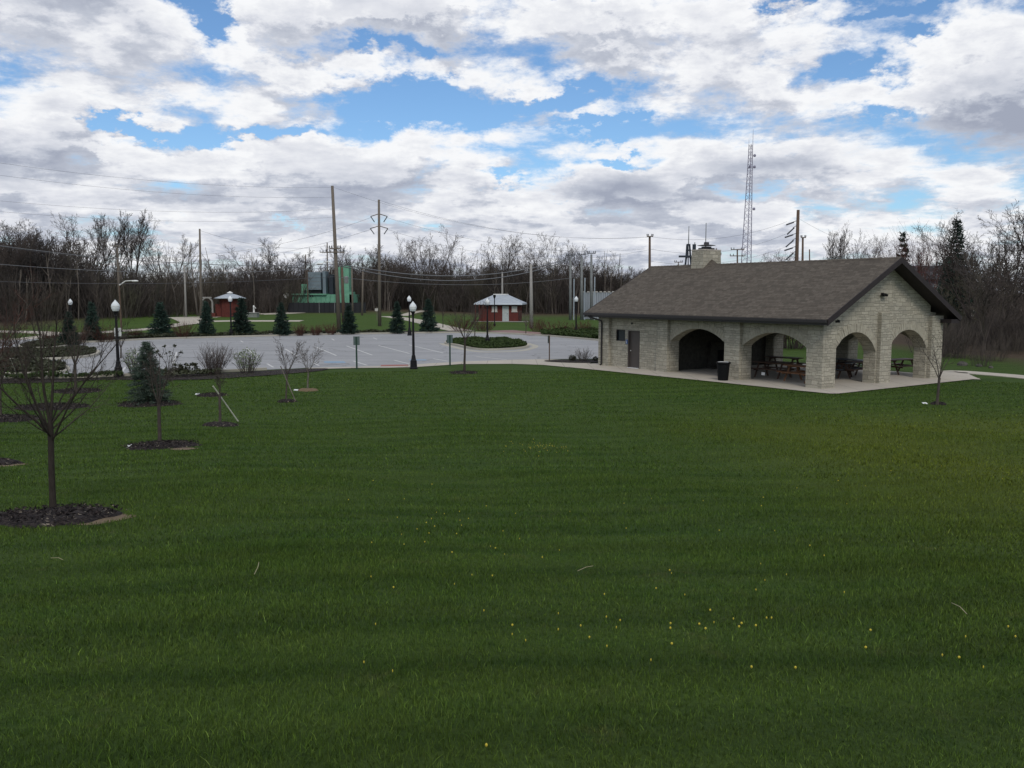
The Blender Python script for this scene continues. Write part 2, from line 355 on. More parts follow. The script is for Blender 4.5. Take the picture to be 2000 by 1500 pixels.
t.put(b.inputs['Base Color'], c); b.inputs['Roughness'].default_value = .95; b.inputs['Specular IOR Level'].default_value = .15
bump(t, b, t.math('ADD', t.sep(br.outputs['Color'])[0], t.noise(v, 50, 3, .7)), .6, .012)
# corrugated sheet
m, t, b = newmat('corrugated'); px, py, pz = t.sep(coords(t))
wv = t.math('SINE', t.math('MULTIPLY', px, 20.0))
c = t.mix(t.mapr(wv, -1, 1), (.22, .24, .27), (.36, .39, .43)); t.put(b.inputs['Base Color'], c)
b.inputs['Roughness'].default_value = .5; b.inputs['Metallic'].default_value = .3; bump(t, b, wv, .6, .05)
# chain-link mesh, seen as a thin veil
m, t, b = newmat('chain_link'); px, py, pz = t.sep(coords(t))
a1 = t.math('ABSOLUTE', t.math('SUBTRACT', t.math('FRACT', t.math('MULTIPLY', t.math('ADD', px, pz), 10)), .5))
a2 = t.math('ABSOLUTE', t.math('SUBTRACT', t.math('FRACT', t.math('MULTIPLY', t.math('SUBTRACT', px, pz), 10)), .5))
al = t.math('MAXIMUM', t.math('LESS_THAN', a1, .06), t.math('LESS_THAN', a2, .06)); t.put(b.inputs['Alpha'], al)
b.inputs['Base Color'].default_value = (.25, .26, .27, 1)

# ------------------------------------------------------------------ mesh building
class Q:
    def __init__(s): s.v = []; s.q = []; s.t = []; s.n = 0; s.col = []
    def add(s, v, q=None, t=None):
        v = np.asarray(v, float).reshape(-1, 3)
        if q is not None and len(q): s.q.append(np.asarray(q, int).reshape(-1, 4)+s.n)
        if t is not None and len(t): s.t.append(np.asarray(t, int).reshape(-1, 3)+s.n)
        s.v.append(v); s.n += len(v)
    def arrays(s):
        return (np.concatenate(s.v) if s.v else np.zeros((0, 3)), np.concatenate(s.q) if s.q else np.zeros((0, 4), int), np.concatenate(s.t) if s.t else np.zeros((0, 3), int))
    def addq(s, o, loc=(0, 0, 0), sc=1.0, rz=0.0):
        v, q, t = o.arrays() if isinstance(o, Q) else o
        c, sn = math.cos(rz), math.sin(rz); sc = np.array(sc)*np.ones(3)
        v = v*sc; v = np.stack([v[:, 0]*c-v[:, 1]*sn, v[:, 0]*sn+v[:, 1]*c, v[:, 2]], 1)+np.array(loc)
        s.add(v, q, t); return s
    def tube(s, P, R, n=5, cap=False):
        P = np.asarray([tuple(p) for p in P], float); k = len(P); R = np.asarray(R if hasattr(R, '__len__') else [R]*k, float)
        T = np.gradient(P, axis=0); T /= np.linalg.norm(T, axis=1, keepdims=True)+1e-9
        d = P[-1]-P[0]; up = np.array([0, 0, 1.]) if abs(d[2]) < .9*np.linalg.norm(d) else np.array([1., 0, 0])
        U = np.cross(T, up); U /= np.linalg.norm(U, axis=1, keepdims=True)+1e-9; Vv = np.cross(T, U)
        a = np.arange(n)*2*PI/n
        ring = P[:, None]+R[:, None, None]*(np.cos(a)[None, :, None]*U[:, None]+np.sin(a)[None, :, None]*Vv[:, None])
        i = np.arange(k-1)[:, None]*n; j = np.arange(n)[None]; j2 = (j+1) % n
        q = np.stack([i+j, i+j2, i+n+j2, i+n+j], -1).reshape(-1, 4)
        v = ring.reshape(-1, 3); tr = []
        if cap:
            v = np.concatenate([v, P[[0, -1]]]); c0, c1 = k*n, k*n+1
            for m_ in range(n):
                tr.append((c0, (m_+1) % n, m_)); tr.append((c1, (k-1)*n+m_, (k-1)*n+(m_+1) % n))
        s.add(v, q, tr); return s
    def box(s, c, size, rz=0.0, rx=0.0, ry=0.0, taper=1.0):
        h = np.array(size)/2.0
        v = np.array([(x, y, z) for z in (-1, 1) for y in (-1, 1) for x in (-1, 1)], float)
        v[4:, :2] *= taper; v = v*h
        Rm = np.array((Matrix.Rotation(rz, 3, 'Z') @ Matrix.Rotation(ry, 3, 'Y') @ Matrix.Rotation(rx, 3, 'X')))
        v = v@Rm.T+np.array(c, float)
        s.add(v, [(0, 2, 3, 1), (4, 5, 7, 6), (0, 1, 5, 4), (2, 6, 7, 3), (0, 4, 6, 2), (1, 3, 7, 5)]); return s
    def box2(s, a, b):
        a = np.minimum(a, b) if False else np.array(a, float); b = np.array(b, float)
        return s.box((a+b)/2, np.abs(b-a))
    def bar(s, a, b, wd, th=None):
        return s.tube([a, b], wd/1.414, 4, True)
    def lathe(s, prof, n=16, loc=(0, 0, 0), rib=0.0):
        pr = np.array(prof, float); a = np.arange(n)*2*PI/n; k = len(pr)
        rr = 1+rib*(np.arange(n) % 2)
        v = np.stack([np.outer(pr[:, 0], np.cos(a)*rr), np.outer(pr[:, 0], np.sin(a)*rr), np.repeat(pr[:, 1][:, None], n, 1)], -1).reshape(-1, 3)+np.array(loc)
        i = np.arange(k-1)[:, None]*n; j = np.arange(n)[None]; j2 = (j+1) % n
        s.add(v, np.stack([i+j, i+j2, i+n+j2, i+n+j], -1).reshape(-1, 4)); return s
    def build(s, name, mat, parent=None, smooth=False, loc=None):
        v, q, t = s.arrays()
        me = bpy.data.meshes.new(name); me.vertices.add(len(v)); me.vertices.foreach_set('co', v.astype(np.float32).ravel())
        nl = len(q)*4+len(t)*3; me.loops.add(nl); me.polygons.add(len(q)+len(t))
        me.loops.foreach_set('vertex_index', np.concatenate([q.ravel(), t.ravel()]).astype(np.int32))
        st = np.concatenate([np.arange(len(q))*4, len(q)*4+np.arange(len(t))*3]).astype(np.int32)
        me.polygons.foreach_set('loop_start', st)
        me.polygons.foreach_set('use_smooth', np.full(len(st), bool(smooth)))
        me.update(calc_edges=True); me.validate()
        me.materials.append(M[mat] if isinstance(mat, str) else mat)
        o = bpy.data.objects.new(name, me); col.objects.link(o)
        if parent: o.parent = parent
        if loc is not None: o.location = loc
        return o
def tag(o, label=None, cat=None, group=None, kind=None):
    if label: o['label'] = label
    if cat: o['category'] = cat
    if group: o['group'] = group
    if kind: o['kind'] = kind
    return o
def empty(name, loc, rz=0.0, label=None, cat=None, group=None):
    o = bpy.data.objects.new(name, None); col.objects.link(o); o.location = loc; o.rotation_euler = (0, 0, rz); o.empty_display_size = .3
    return tag(o, label, cat, group)
def kids(o): return [c for c in bpy.data.objects if c.parent == o]
def copy_tree(o, loc, rz=0.0, sc=1.0, label=None, group=None):
    def rec(a, par):
        c = a.copy(); col.objects.link(c)
        if par is not None: c.parent = par
        for k in TREE.get(a.name, []): rec(k, c)
        return c
    if o.name not in TREE:
        TREE[o.name] = kids(o)
        for k in TREE[o.name]: TREE[k.name] = kids(k)
    r = rec(o, None); r.location = loc; r.rotation_euler = (0, 0, rz); r.scale = (sc, sc, sc) if not hasattr(sc, '__len__') else sc
    return tag(r, label, None, group)
TREE = {}
def place(o, loc, rz=0.0, sc=1.0):
    o.location = loc; o.rotation_euler = (0, 0, rz); o.scale = (sc, sc, sc) if not hasattr(sc, '__len__') else sc

# ------------------------------------------------------------------ ground sheet
def axis(a): return np.array(sorted(set(np.round(a, 3))))
xs = axis(np.concatenate([np.arange(-40, 40.1, 1.0), np.arange(-160, -40, 4), np.arange(44, 164, 4), [-3000, -1500, -800, -400, -250, -200, 200, 250, 400, 800, 1500, 3000]]))
ys = axis(np.concatenate([np.arange(-12, 46, .8), np.arange(46, 180, 2), np.arange(180, 270, 6), [-400, -150, -60, -30, 300, 400, 600, 1000, 2000, 5000]]))
XX, YY = np.meshgrid(xs, ys); ZZ = zt(XX, YY)
gq = Q(); nxn = len(xs); i, j = np.meshgrid(np.arange(len(ys)-1), np.arange(nxn-1), indexing='ij'); b0 = i*nxn+j
gq.add(np.stack([XX, YY, ZZ], -1), np.stack([b0, b0+1, b0+nxn+1, b0+nxn], -1))
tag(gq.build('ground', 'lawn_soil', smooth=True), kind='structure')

from mathutils.geometry import tessellate_polygon
def sheet(name, pts, mat, lift=.02, kind='structure', thick=0.0, edge=None, parent=None):
    # flat or draped polygon sheet from world xy points; with thick it is a slab
    P = [Vector((p[0], p[1], 0)) for p in pts]
    me = Q(); tri = tessellate_polygon([P]); n = len(P)
    top = [(p.x, p.y, zf(p.x, p.y)+lift+thick) for p in P]; T = []
    for a in tri:
        pa = [P[k] for k in a]; cr_ = (pa[1]-pa[0]).cross(pa[2]-pa[0]).z
        T.append(tuple(a) if cr_ > 0 else tuple(reversed(a)))
    me.add(top, None, T)
    if thick:
        bot = [(p.x, p.y, zf(p.x, p.y)-.1) for p in P]
        me.add(top+bot, [(k, (k+1) % n, n+(k+1) % n, n+k) for k in range(n)])
    o = me.build(name, mat, parent)
    return tag(o, kind=kind) if kind else o
def smooth_poly(pts, n=6, closed=True):
    P = [np.array(p[:2], float) for p in pts]; out = []; k = len(P)
    rng_ = range(k if closed else k-1)
    for i in rng_:
        g_ = lambda q: P[q % k] if closed else P[min(max(q, 0), k-1)]
        p0, p1, p2, p3 = g_(i-1), g_(i), g_(i+1), g_(i+2)
        for s_ in range(n):
            t_ = s_/n
            out.append(.5*((2*p1)+(-p0+p2)*t_+(2*p0-5*p1+4*p2-p3)*t_*t_+(-p0+3*p1-3*p2+p3)*t_**3))
    if not closed: out.append(P[-1])
    return out
def ribbon(name, cl, wd, mat, lift=.03, kind='structure', thick=.0, step=1.5):
    cl = smooth_poly(cl, 5, False); pts = [cl[0]]
    for p in cl[1:]:
        d = np.linalg.norm(p-pts[-1]); m_ = max(1, int(d/step)); q0 = pts[-1]
        for k in range(1, m_+1): pts.append(q0+(p-q0)*k/m_)
    P = np.array(pts); T = np.gradient(P, axis=0); T /= np.linalg.norm(T, axis=1, keepdims=True)+1e-9; N = np.stack([-T[:, 1], T[:, 0]], 1)
    L = P+N*wd/2; R = P-N*wd/2; n = len(P); q = Q()
    zc = zt(P[:, 0], P[:, 1])
    zl = np.maximum(zt(L[:, 0], L[:, 1]), zc-.1)+lift+thick; zr = np.maximum(zt(R[:, 0], R[:, 1]), zc-.1)+lift+thick
    v = np.concatenate([np.c_[L, zl], np.c_[R, zr], np.c_[L, zl-thick-.15], np.c_[R, zr-thick-.15]]); i = np.arange(n-1)
    q.add(v, np.concatenate([np.stack([n+i, n+i+1, i+1, i], 1), np.stack([i, i+1, 2*n+i+1, 2*n+i], 1), np.stack([n+i+1, n+i, 3*n+i, 3*n+i+1], 1)]))
    return tag(q.build(name, mat), kind=kind) if kind else q.build(name, mat)
A = lambda u, v: (lambda p: (p.x, p.y))(at(u, v))
front = [(1172, 701), (1080, 701.5), (1000, 703), (900, 706.5), (808, 712), (760, 714.5), (700, 716.5), (600, 719), (520, 722.5), (430, 727), (350, 730), (240, 734.5), (120, 739), (0, 741), (-150, 745)]
back = [(-150, 668), (0, 664), (60, 662), (110, 664), (160, 669), (220, 667), (320, 662.5), (500, 657.5), (640, 654), (760, 652), (880, 650.5), (960, 651.5), (1040, 655), (1100, 659.5), (1172, 666)]
lot = [A(*p) for p in front+back] + [(14, 66), (18, 60), (9, 52)]
sheet('parking_lot', lot, 'parking_surface', .012)
# kerbs, front and back
ribbon('kerb', [A(*p) for p in front[8:]], .22, 'kerb_concrete', .02, thick=.11)
ribbon('kerb', [A(*p) for p in back[3:]], .22, 'kerb_concrete', .02, thick=.13)
ribbon('gutter_pan', [A(u, v-1.6) for u, v in front[8:]], .55, 'kerb_concrete', .016)
# walkway between lot and lawn joining the picnic patio
BO = np.array([13.519, 37.604]); TH = -.984; ex = np.array([math.cos(TH), math.sin(TH)]); ny_ = np.array([-math.sin(TH), math.cos(TH)])
def Bw(s, t_, z=0.0):
    p = BO-ex*s+ny_*t_; return (p[0], p[1], z)
walk = [A(600, 719.5), A(700, 717), A(760, 715), A(808, 712.5), A(900, 707), A(1000, 703.5), A(1060, 702.5), A(1100, 703), A(1166, 703), Bw(16.4, .2)[:2], Bw(16.2, -1.0)[:2], Bw(15.0, -2.4)[:2], A(1160, 723), A(1060, 713.5), A(1000, 711.5), A(900, 712), A(808, 718), A(760, 719), A(700, 719.5), A(600, 722)]
sheet('walkway', walk, 'concrete', .03)
pat = [Bw(16.3, .4), Bw(16.25, -1.5), Bw(15.2, -2.35), Bw(11.5, -2.05), Bw(6, -1.62), Bw(0, -1.3), Bw(-1.3, -1.2), Bw(-1.5, -.9), Bw(-1.4, 5), Bw(-1.3, 10.6), Bw(15.2, 10.6)]
sheet('patio', [p[:2] for p in pat], 'concrete', .036, thick=.0)
ribbon('path', [Bw(-1.0, 9.6)[:2], A(1860, 727), A(1930, 731), A(2000, 737), A(2100, 748)], 1.5, 'concrete', .03)
# ---- paths on the far lawn
ribbon('path', [A(455, 654), A(520, 653), A(600, 652.2), A(700, 649.5), A(750, 650.5)], 1.7, 'concrete')
ribbon('path', [A(215, 648), A(262, 645), (A(310, 641)), A(350, 634), A(392, 629), A(440, 627.2), A(520, 627), A(590, 627)], 2.4, 'concrete')
ribbon('path', [A(325, 621), A(375, 619.5), A(430, 619.5)], 2.0, 'concrete')
sheet('plaza', [A(332, 621), A(392, 621), A(400, 631), A(360, 636), A(338, 640), A(352, 630)], 'concrete', .05)
ribbon('path', [A(500, 614), A(545, 612.5), A(575, 610.5), A(612, 607.5)], 4.5, 'concrete', .05)
ribbon('path', [A(905, 647), A(870, 640), A(830, 630), A(800, 624), A(758, 618)], 2.6, 'concrete')
ribbon('path', [A(786, 617), A(806, 611), A(832, 606)], 1.5, 'concrete')
ribbon('path', [A(-60, 661), A(20, 664), A(110, 654)], 2.0, 'concrete')
ribbon('path', [(-75, 96), (-52, 92), A(120, 653), A(215, 648)], 2.6, 'concrete')
ribbon('paver_walk', [A(975, 646), A(1000, 648.5), A(1030, 651), A(1066, 655)], 3.5, 'paver_red', .04)
# ---- island in the lot
def island(pts, lbl, plant, hgt=.42, dens=900, seed=1, mat='leaf_cover', grp=None):
    P = smooth_poly(pts, 6); c0 = np.mean(P, 0)
    e = empty('traffic_island', (c0[0], c0[1], 0), 0, lbl, 'traffic island')
    loc = [p-c0 for p in P]; n = len(loc)
    k = Q(); inn = [p*(1-.26/max(.3, np.linalg.norm(p))) for p in loc]
    v = [(*p, -.05) for p in loc]+[(*p, .15) for p in loc]+[(*p, .15) for p in inn]+[(*p, .05) for p in inn]
    q = [(a*n+i, a*n+(i+1) % n, (a+1)*n+(i+1) % n, (a+1)*n+i) for a in range(3) for i in range(n)]
    k.add(v, q); k.build('kerb', 'kerb_concrete', e)
    me = Q(); PP = [Vector((*p, 0)) for p in inn]; T = tessellate_polygon([PP])
    me.add([(*p, .12) for p in inn], None, [tuple(a) if (PP[a[1]]-PP[a[0]]).cross(PP[a[2]]-PP[a[0]]).z > 0 else tuple(reversed(a)) for a in T]); me.build('soil', 'mulch', e)
    cover(e, inn, plant, hgt, dens, seed, mat)
    return e
def inside(p, poly):
    x_, y_ = p; r_ = False; n = len(poly)
    for i in range(n):
        x1, y1 = poly[i][:2]; x2, y2 = poly[(i+1) % n][:2]
        if (y1 > y_) != (y2 > y_) and x_ < (x2-x1)*(y_-y1)/(y2-y1)+x1: r_ = not r_
    return r_
def leaves_at(q, C, size, rng, flat=.5, elong=1.5):
    C = np.asarray(C); n = len(C)
    a = rng.normal(size=(n, 3)); a[:, 2] *= flat; a /= np.linalg.norm(a, axis=1, keepdims=True)
    b_ = rng.normal(size=(n, 3)); b_ = np.cross(a, b_); b_ /= np.linalg.norm(b_, axis=1, keepdims=True)
    s_ = size*rng.uniform(.6, 1.3, (n, 1))
    v = np.stack([C-a*s_*elong, C+b_*s_*.6, C+a*s_*elong, C-b_*s_*.6], 1).reshape(-1, 3)
    q.add(v, np.arange(4*n).reshape(-1, 4))
def cover(parent, poly, name, hgt, dens, seed, mat, leaf=.09, loc=None, kind=None, lab=None):
    rng = np.random.default_rng(seed); P = np.array([p[:2] for p in poly]); lo, hi = P.min(0), P.max(0)
    area = (hi-lo).prod(); cand = rng.uniform(lo, hi, (int(area*dens), 2))
    # vectorised inside test
    ins = np.zeros(len(cand), bool); n = len(P)
    for i in range(n):
        x1, y1 = P[i]; x2, y2 = P[(i+1) % n]
        if y1 == y2: continue
        c_ = ((y1 > cand[:, 1]) != (y2 > cand[:, 1])) & (cand[:, 0] < (x2-x1)*(cand[:, 1]-y1)/(y2-y1)+x1); ins ^= c_
    C = cand[ins]
    lump = .62+.38*np.sin(C[:, 0]*2.3+np.sin(C[:, 1]*1.7)*2+seed)*np.sin(C[:, 1]*2.9+seed*2)
    z = hgt*lump*rng.uniform(.1, 1, len(C))**.4
    if parent is None: z = z+zt(C[:, 0], C[:, 1])
    q = Q(); leaves_at(q, np.c_[C, z+.1], leaf, rng, .8, 1.2)
    o = q.build(name, mat, parent)
    if kind: tag(o, lab, None, None, kind)
    return o
island([A(868, 671), A(905, 667), A(955, 665.5), A(1010, 669), A(1034, 677), A(1015, 682), A(960, 685), A(925, 683), A(890, 676)], 'oval kerbed island of green ground cover around the lamp in the parking lot', 'ground_cover', .34, 420, 3)
ribbon('gutter_pan', [A(862, 671), A(880, 676.5), A(925, 686), A(965, 688), A(1020, 685), A(1046, 677), A(1030, 671)], .5, 'kerb_concrete', .018)
island([A(-120, 690), A(60, 687), A(150, 685), A(194, 688), A(180, 697), A(100, 703), A(-120, 705)], 'long kerbed island of dark plants at left, farther of two', 'ground_cover', 0.32, 208, 5, 'leaf_dark')
island([A(-140, 716), A(30, 711), A(100, 712), A(134, 720), A(120, 730), A(0, 734), A(-140, 738)], 'kerbed island of dark plants at left, nearer of two', 'ground_cover', 0.39, 240, 8, 'leaf_dark')
island([A(35, 678), A(75, 671), A(120, 667), A(140, 672), A(120, 679), A(60, 682)], 'small kerbed planting island at left beside the curved drive', 'ground_cover', 0.24, 160, 9, 'leaf_dark')
# mulch beds
sheet('mulch_bed', smooth_poly([A(-60, 741.5), A(60, 741), A(150, 739.5), A(240, 736.5), A(350, 732), A(430, 729), A(520, 724.6), A(590, 721), A(640, 720.5), A(625, 725), A(560, 731), A(480, 737), A(400, 742), A(300, 743), A(200, 743), A(100, 748), A(-60, 750)], 4), 'mulch', .03)
sheet('mulch_bed', smooth_poly([A(100, 668), A(200, 664), A(320, 660.8), A(500, 656.2), A(640, 652.9), A(760, 651.2), A(880, 649.8), A(890, 647), A(760, 648), A(640, 651), A(500, 653.8), A(320, 657), A(200, 659), A(120, 661)], 4), 'mulch', .05)
sheet('mulch_bed', smooth_poly([A(1062, 706.5), A(1100, 703.8), A(1166, 704.2), A(1168, 709.5), A(1110, 709.5)], 4), 'mulch', .06)
def strip_poly(up, lo_): return [np.array(A(*p)) for p in up]+[np.array(A(*p)) for p in reversed(lo_)]
cover(None, strip_poly([(90, 664), (200, 659.5), (320, 657.5), (500, 654.6), (640, 652), (770, 650)], [(90, 670), (200, 664.5), (320, 661.2), (500, 656.5), (640, 653.2), (770, 651.4)]), 'ground_cover', .35, 90, 11, 'leaf_dark', .12, kind='stuff', lab='dark low planting along the far kerb of the parking lot')
cover(None, strip_poly([(1055, 652), (1110, 650), (1180, 650)], [(1060, 656.5), (1110, 659.5), (1180, 665.5)]), 'ground_cover', .55, 130, 12, 'leaf_cover', .12, kind='stuff', lab='green ground cover beyond the lot near the picnic shelter')
cover(None, strip_poly([(-40, 738), (60, 739), (150, 739.3), (240, 735.8)], [(-40, 744), (60, 744), (150, 743), (240, 740)]), 'ground_cover', .3, 160, 13, 'leaf_cover', .08, kind='stuff', lab='low green plants in the mulch bed at left of the near kerb')
cover(None, strip_poly([(290, 732.5), (350, 731.5), (430, 728.8)], [(290, 740), (350, 739), (430, 733)]), 'ground_cover', .3, 90, 14, 'leaf_dark', .09, kind='stuff', lab='low dark plants in the mulch bed beside the blue spruce')
# ---- stall lines
LN = [((481, 680.5), (505, 699.5)), ((557, 682), (581, 696)), ((615, 677), (657, 695)), ((677, 676), (727, 694)), ((739, 675), (800, 691)), ((799, 674), (866, 690)),
      ((434, 715), (439, 721)), ((522, 711), (534, 718)), ((611, 709), (623, 714.5)), ((690, 705.5), (717, 714)), ((770, 704), (800, 711.5)), ((846, 701), (875, 706)), ((470, 666), (475, 669)), ((648, 662), (653, 665)),
      ((270, 687), (262, 697)), ((246, 717), (238, 726)), ((345, 688), (338, 712)), ((930, 697), (990, 703)), ((412, 688), (425, 697)), ((729, 660), (736, 663))]
q = Q()
for a, b_ in LN:
    a = np.array(A(*a)); b_ = np.array(A(*b_)); d = (b_-a)/np.linalg.norm(b_-a); n_ = np.array([-d[1], d[0]])*.06
    q.add([(*(a+n_), .019), (*(a-n_), .019), (*(b_-n_), .019), (*(b_+n_), .019)], [(0, 1, 2, 3)])
tag(q.build('stall_lines', 'white_paint'), kind='structure')
for (a, b_, c_, d_) in [((632, 706), (672, 706), (676, 709.5), (634, 709.5)), ((800, 702.5), (832, 702.5), (834, 704.5), (800, 704.5))]:
    sheet('blue_marking', [A(*a), A(*b_), A(*c_), A(*d_)], 'blue_paint', .020)
for (a, b_, c_, d_) in [((744, 714.3), (797, 713.6), (797, 715.6), (744, 716.4))]:
    sheet('tactile_strip', [A(*a), A(*b_), A(*c_), A(*d_)], 'red_paint', .045)

# ------------------------------------------------------------------ grass blades
def blades():
    rng = np.random.default_rng(7); Vs = []; Cs = []
    pat_ = np.array([p[:2] for p in pat]); 
    polys = [pat_, np.array(walk), np.array(lot)]
    mul = RINGS
    for (r0, r1, dn, h, wd) in [(2.4, 6, 4600, .033, .0040), (6, 10, 2600, .036, .0058), (10, 17, 1100, .038, .009), (17, 28, 400, .040, .016), (28, 47, 130, .042, .030)]:
        half = .66; area = half*(r1*r1-r0*r0); n = int(area*dn)
        r = np.sqrt(rng.uniform(r0*r0, r1*r1, n)); a = rng.uniform(-half, half, n); X = r*np.sin(a); Y = r*np.cos(a)
        keep = np.ones(n, bool)
        for P in polys:
            ins = np.zeros(n, bool)
            for i in range(len(P)):
                x1, y1 = P[i]; x2, y2 = P[(i+1) % len(P)]
                if y1 == y2: continue
                ins ^= ((y1 > Y) != (y2 > Y)) & (X < (x2-x1)*(Y-y1)/(y2-y1)+x1)
            keep &= ~ins
        for (cx, cy, rx, ry) in mul:
            keep &= ((X-cx)/rx)**2+((Y-cy)/ry)**2 > 1
        X, Y = X[keep], Y[keep]; n = len(X)
        hh = h*rng.uniform(.5, 1.35, n)*(1+.25*np.sin(X*1.1+np.sin(Y*.8)*2)*np.sin(Y*1.3)); th = rng.uniform(0, 2*PI, n); ln = rng.normal(0, .6, n)*hh; l2 = rng.uniform(0, 2*PI, n)
        ux, uy = np.cos(th)*wd/2, np.sin(th)*wd/2; dx, dy = np.cos(l2)*ln, np.sin(l2)*ln; Z = zt(X, Y)-.006
        b0 = np.c_[X-ux, Y-uy, Z]; b1 = np.c_[X+ux, Y+uy, Z]
        m0 = np.c_[X-ux*.8+dx*.4, Y-uy*.8+dy*.4, Z+hh*.6]; m1 = np.c_[X+ux*.8+dx*.4, Y+uy*.8+dy*.4, Z+hh*.6]; tp = np.c_[X+dx, Y+dy, Z+hh]
        Vs.append(np.stack([b0, b1, m1, m0, tp], 1).reshape(-1, 3))
        k = rng.uniform(.30, .68, n)**1.0; dry = rng.random(n) < .07; lw = rng.random(n) < .07
        C = np.stack([k, k, k*.9, np.ones(n)], 1); C[dry] = C[dry]*[1.6, 1.4, 1.7, 1]; C[lw] = C[lw]*[1.6, 1.6, 1.4, 1]; Cs.append(np.repeat(C, 5, 0))
    v = np.concatenate(Vs); n = len(v)//5; i = np.arange(n)[:, None]*5
    q = Q(); q.add(v, i+np.array([[0, 1, 2, 3]]), i+np.array([[3, 2, 4]]))
    o = q.build('grass', 'grass_blade'); ca = o.data.color_attributes.new('tint', 'FLOAT_COLOR', 'POINT')
    if len(o.data.vertices) == len(v): ca.data.foreach_set('color', np.concatenate(Cs).astype(np.float32).ravel())
    tag(o, 'mown green grass covering the wide foreground lawn', None, None, 'stuff')
RINGS = []

# ------------------------------------------------------------------ trees
class Grow:
    def __init__(s, seed): s.r = random.Random(seed); s.trunk = Q(); s.crown = Q(); s.tips = []
    def branch(s, p, d, L, r, lev, P):
        R = s.r; n = P['seg'][min(lev, len(P['seg'])-1)]; pts = [p.copy()]; rad = [r]; c = p.copy(); d = d.normalized()
        for i in range(n):
            d = (d+Vector((R.gauss(0, 1), R.gauss(0, 1), R.gauss(0, 1)))*P['wig'][min(lev, len(P['wig'])-1)]+Vector((0, 0, P['up'][min(lev, len(P['up'])-1)]))).normalized()
            c = c+d*(L/n); pts.append(c.copy()); rad.append(max(P.get('rmin', .004), r*(1-(i+1)/n*P['tap'][min(lev, len(P['tap'])-1)])))
        (s.trunk if lev <= P['tl'] else s.crown).tube(pts, rad, P['sides'][min(lev, len(P['sides'])-1)])
        if lev >= P['levels']: s.tips.append(pts[-1]); s.tips.append(pts[len(pts)//2]); return
        nc = P['kids'][lev]; st = P['start'][lev]
        off = R.uniform(0, 2*PI)
        for k in range(nc):
            f = st+(1-st)*(k+R.uniform(.1, .9))/nc; f = min(f, .985); x = f*n; i = min(int(x), n-1); q = pts[i].lerp(pts[i+1], x-i)
            rr = rad[i]+(rad[i+1]-rad[i])*(x-i)
            dd = (pts[i+1]-pts[i]).normalized(); az_ = off+k*2.4+R.uniform(-.4, .4)
            u = dd.cross(Vector((0, 0, 1)) if abs(dd.z) < .95 else Vector((1, 0, 0))).normalized(); v = dd.cross(u)
            an = P['ang'][min(lev, len(P['ang'])-1)]*R.uniform(.7, 1.25)
            nd = dd*math.cos(an)+(u*math.cos(az_)+v*math.sin(az_))*math.sin(an)
            fall = 1-P['fall'][min(lev, len(P['fall'])-1)]*(f-st)/(1-st+1e-6)
            s.branch(q, nd, L*P['len'][min(lev, len(P['len'])-1)]*fall*R.uniform(.75, 1.2), min(rr*.85, r*P['rr'][min(lev, len(P['rr'])-1)]), lev+1, P)
BIG = dict(seg=[7, 5, 4, 3, 2], wig=[.05, .12, .16, .2, .25], up=[.02, .07, .06, .03, .02], tap=[.75, .8, .8, .8, .8], tl=1, sides=[7, 4, 3, 3, 3], levels=4, kids=[9, 6, 5, 4], start=[.28, .25, .2, .15], ang=[.7, .65, .65, .7], len=[.55, .5, .45, .45], rr=[.5, .5, .5, .5], fall=[.35, .3, .3, .3], rmin=.012)
def fork_tree(seed, h, r, nf, P, spread=.5):
    g_ = Grow(seed); R = g_.r; c = Vector((0, 0, -.1)); L0 = h*R.uniform(.16, .26); pts = [c]; 
    for i in range(4): c = c+Vector((R.gauss(0, .02*h*.1), R.gauss(0, .02*h*.1), L0/4)); pts.append(c.copy())
    g_.trunk.tube(pts, [r*1.25, r, r*.95, r*.9, r*.88], 8)
    for k in range(nf):
        a = k*2*PI/nf+R.uniform(-.4, .4); sp_ = spread*R.uniform(.5, 1.2)
        g_.branch(pts[-1]-Vector((0, 0, .1*r)), Vector((math.cos(a)*sp_, math.sin(a)*sp_, 1)), (h-L0)*R.uniform(.75, 1.0), r*.62, 0, P)
    return g_
def tree_thing(g_, name, barkm, crownm, label, cat='tree', group=None):
    e = empty(name, (0, 0, 0), 0, label, cat, group)
    g_.trunk.build('trunk', barkm, e, True); g_.crown.build('crown', crownm, e)
    return e
FP = dict(BIG); FP.update(kids=[8, 6, 5, 3], levels=4, wig=[.045, .07, .10, .13, .16], len=[.46, .48, .48, .5], start=[.22, .2, .2, .2], ang=[.55, .6, .65, .7], rmin=.014)
protos = []
for i, (sd_, h, r, nf, spd) in enumerate([(11, 15, .21, 3, .55), (12, 15, .20, 4, .7), (13, 15, .20, 5, .85), (14, 15, .15, 3, .35)]):
    protos.append(fork_tree(sd_, h, r, nf, FP, spd))
narrow = dict(FP); narrow.update(ang=[.3, .35, .4, .5], up=[.04, .1, .08, .05])
protos.append(fork_tree(15, 15, .14, 4, narrow, .30))
MT = dict(FP); MT.update(levels=3, kids=[8, 7, 4], rmin=.03, sides=[4, 3, 3, 3], seg=[4, 3, 2, 2])
mass_p = [fork_tree(30+i, 12, .2, 3, MT, .5) for i in range(5)]
mass_a = []
for g_ in mass_p:
    q = Q(); q.addq(g_.trunk); q.addq(g_.crown); v_, q_, t_ = q.arrays(); mass_a.append((v_/v_[:, 2].max()*12, q_, t_))
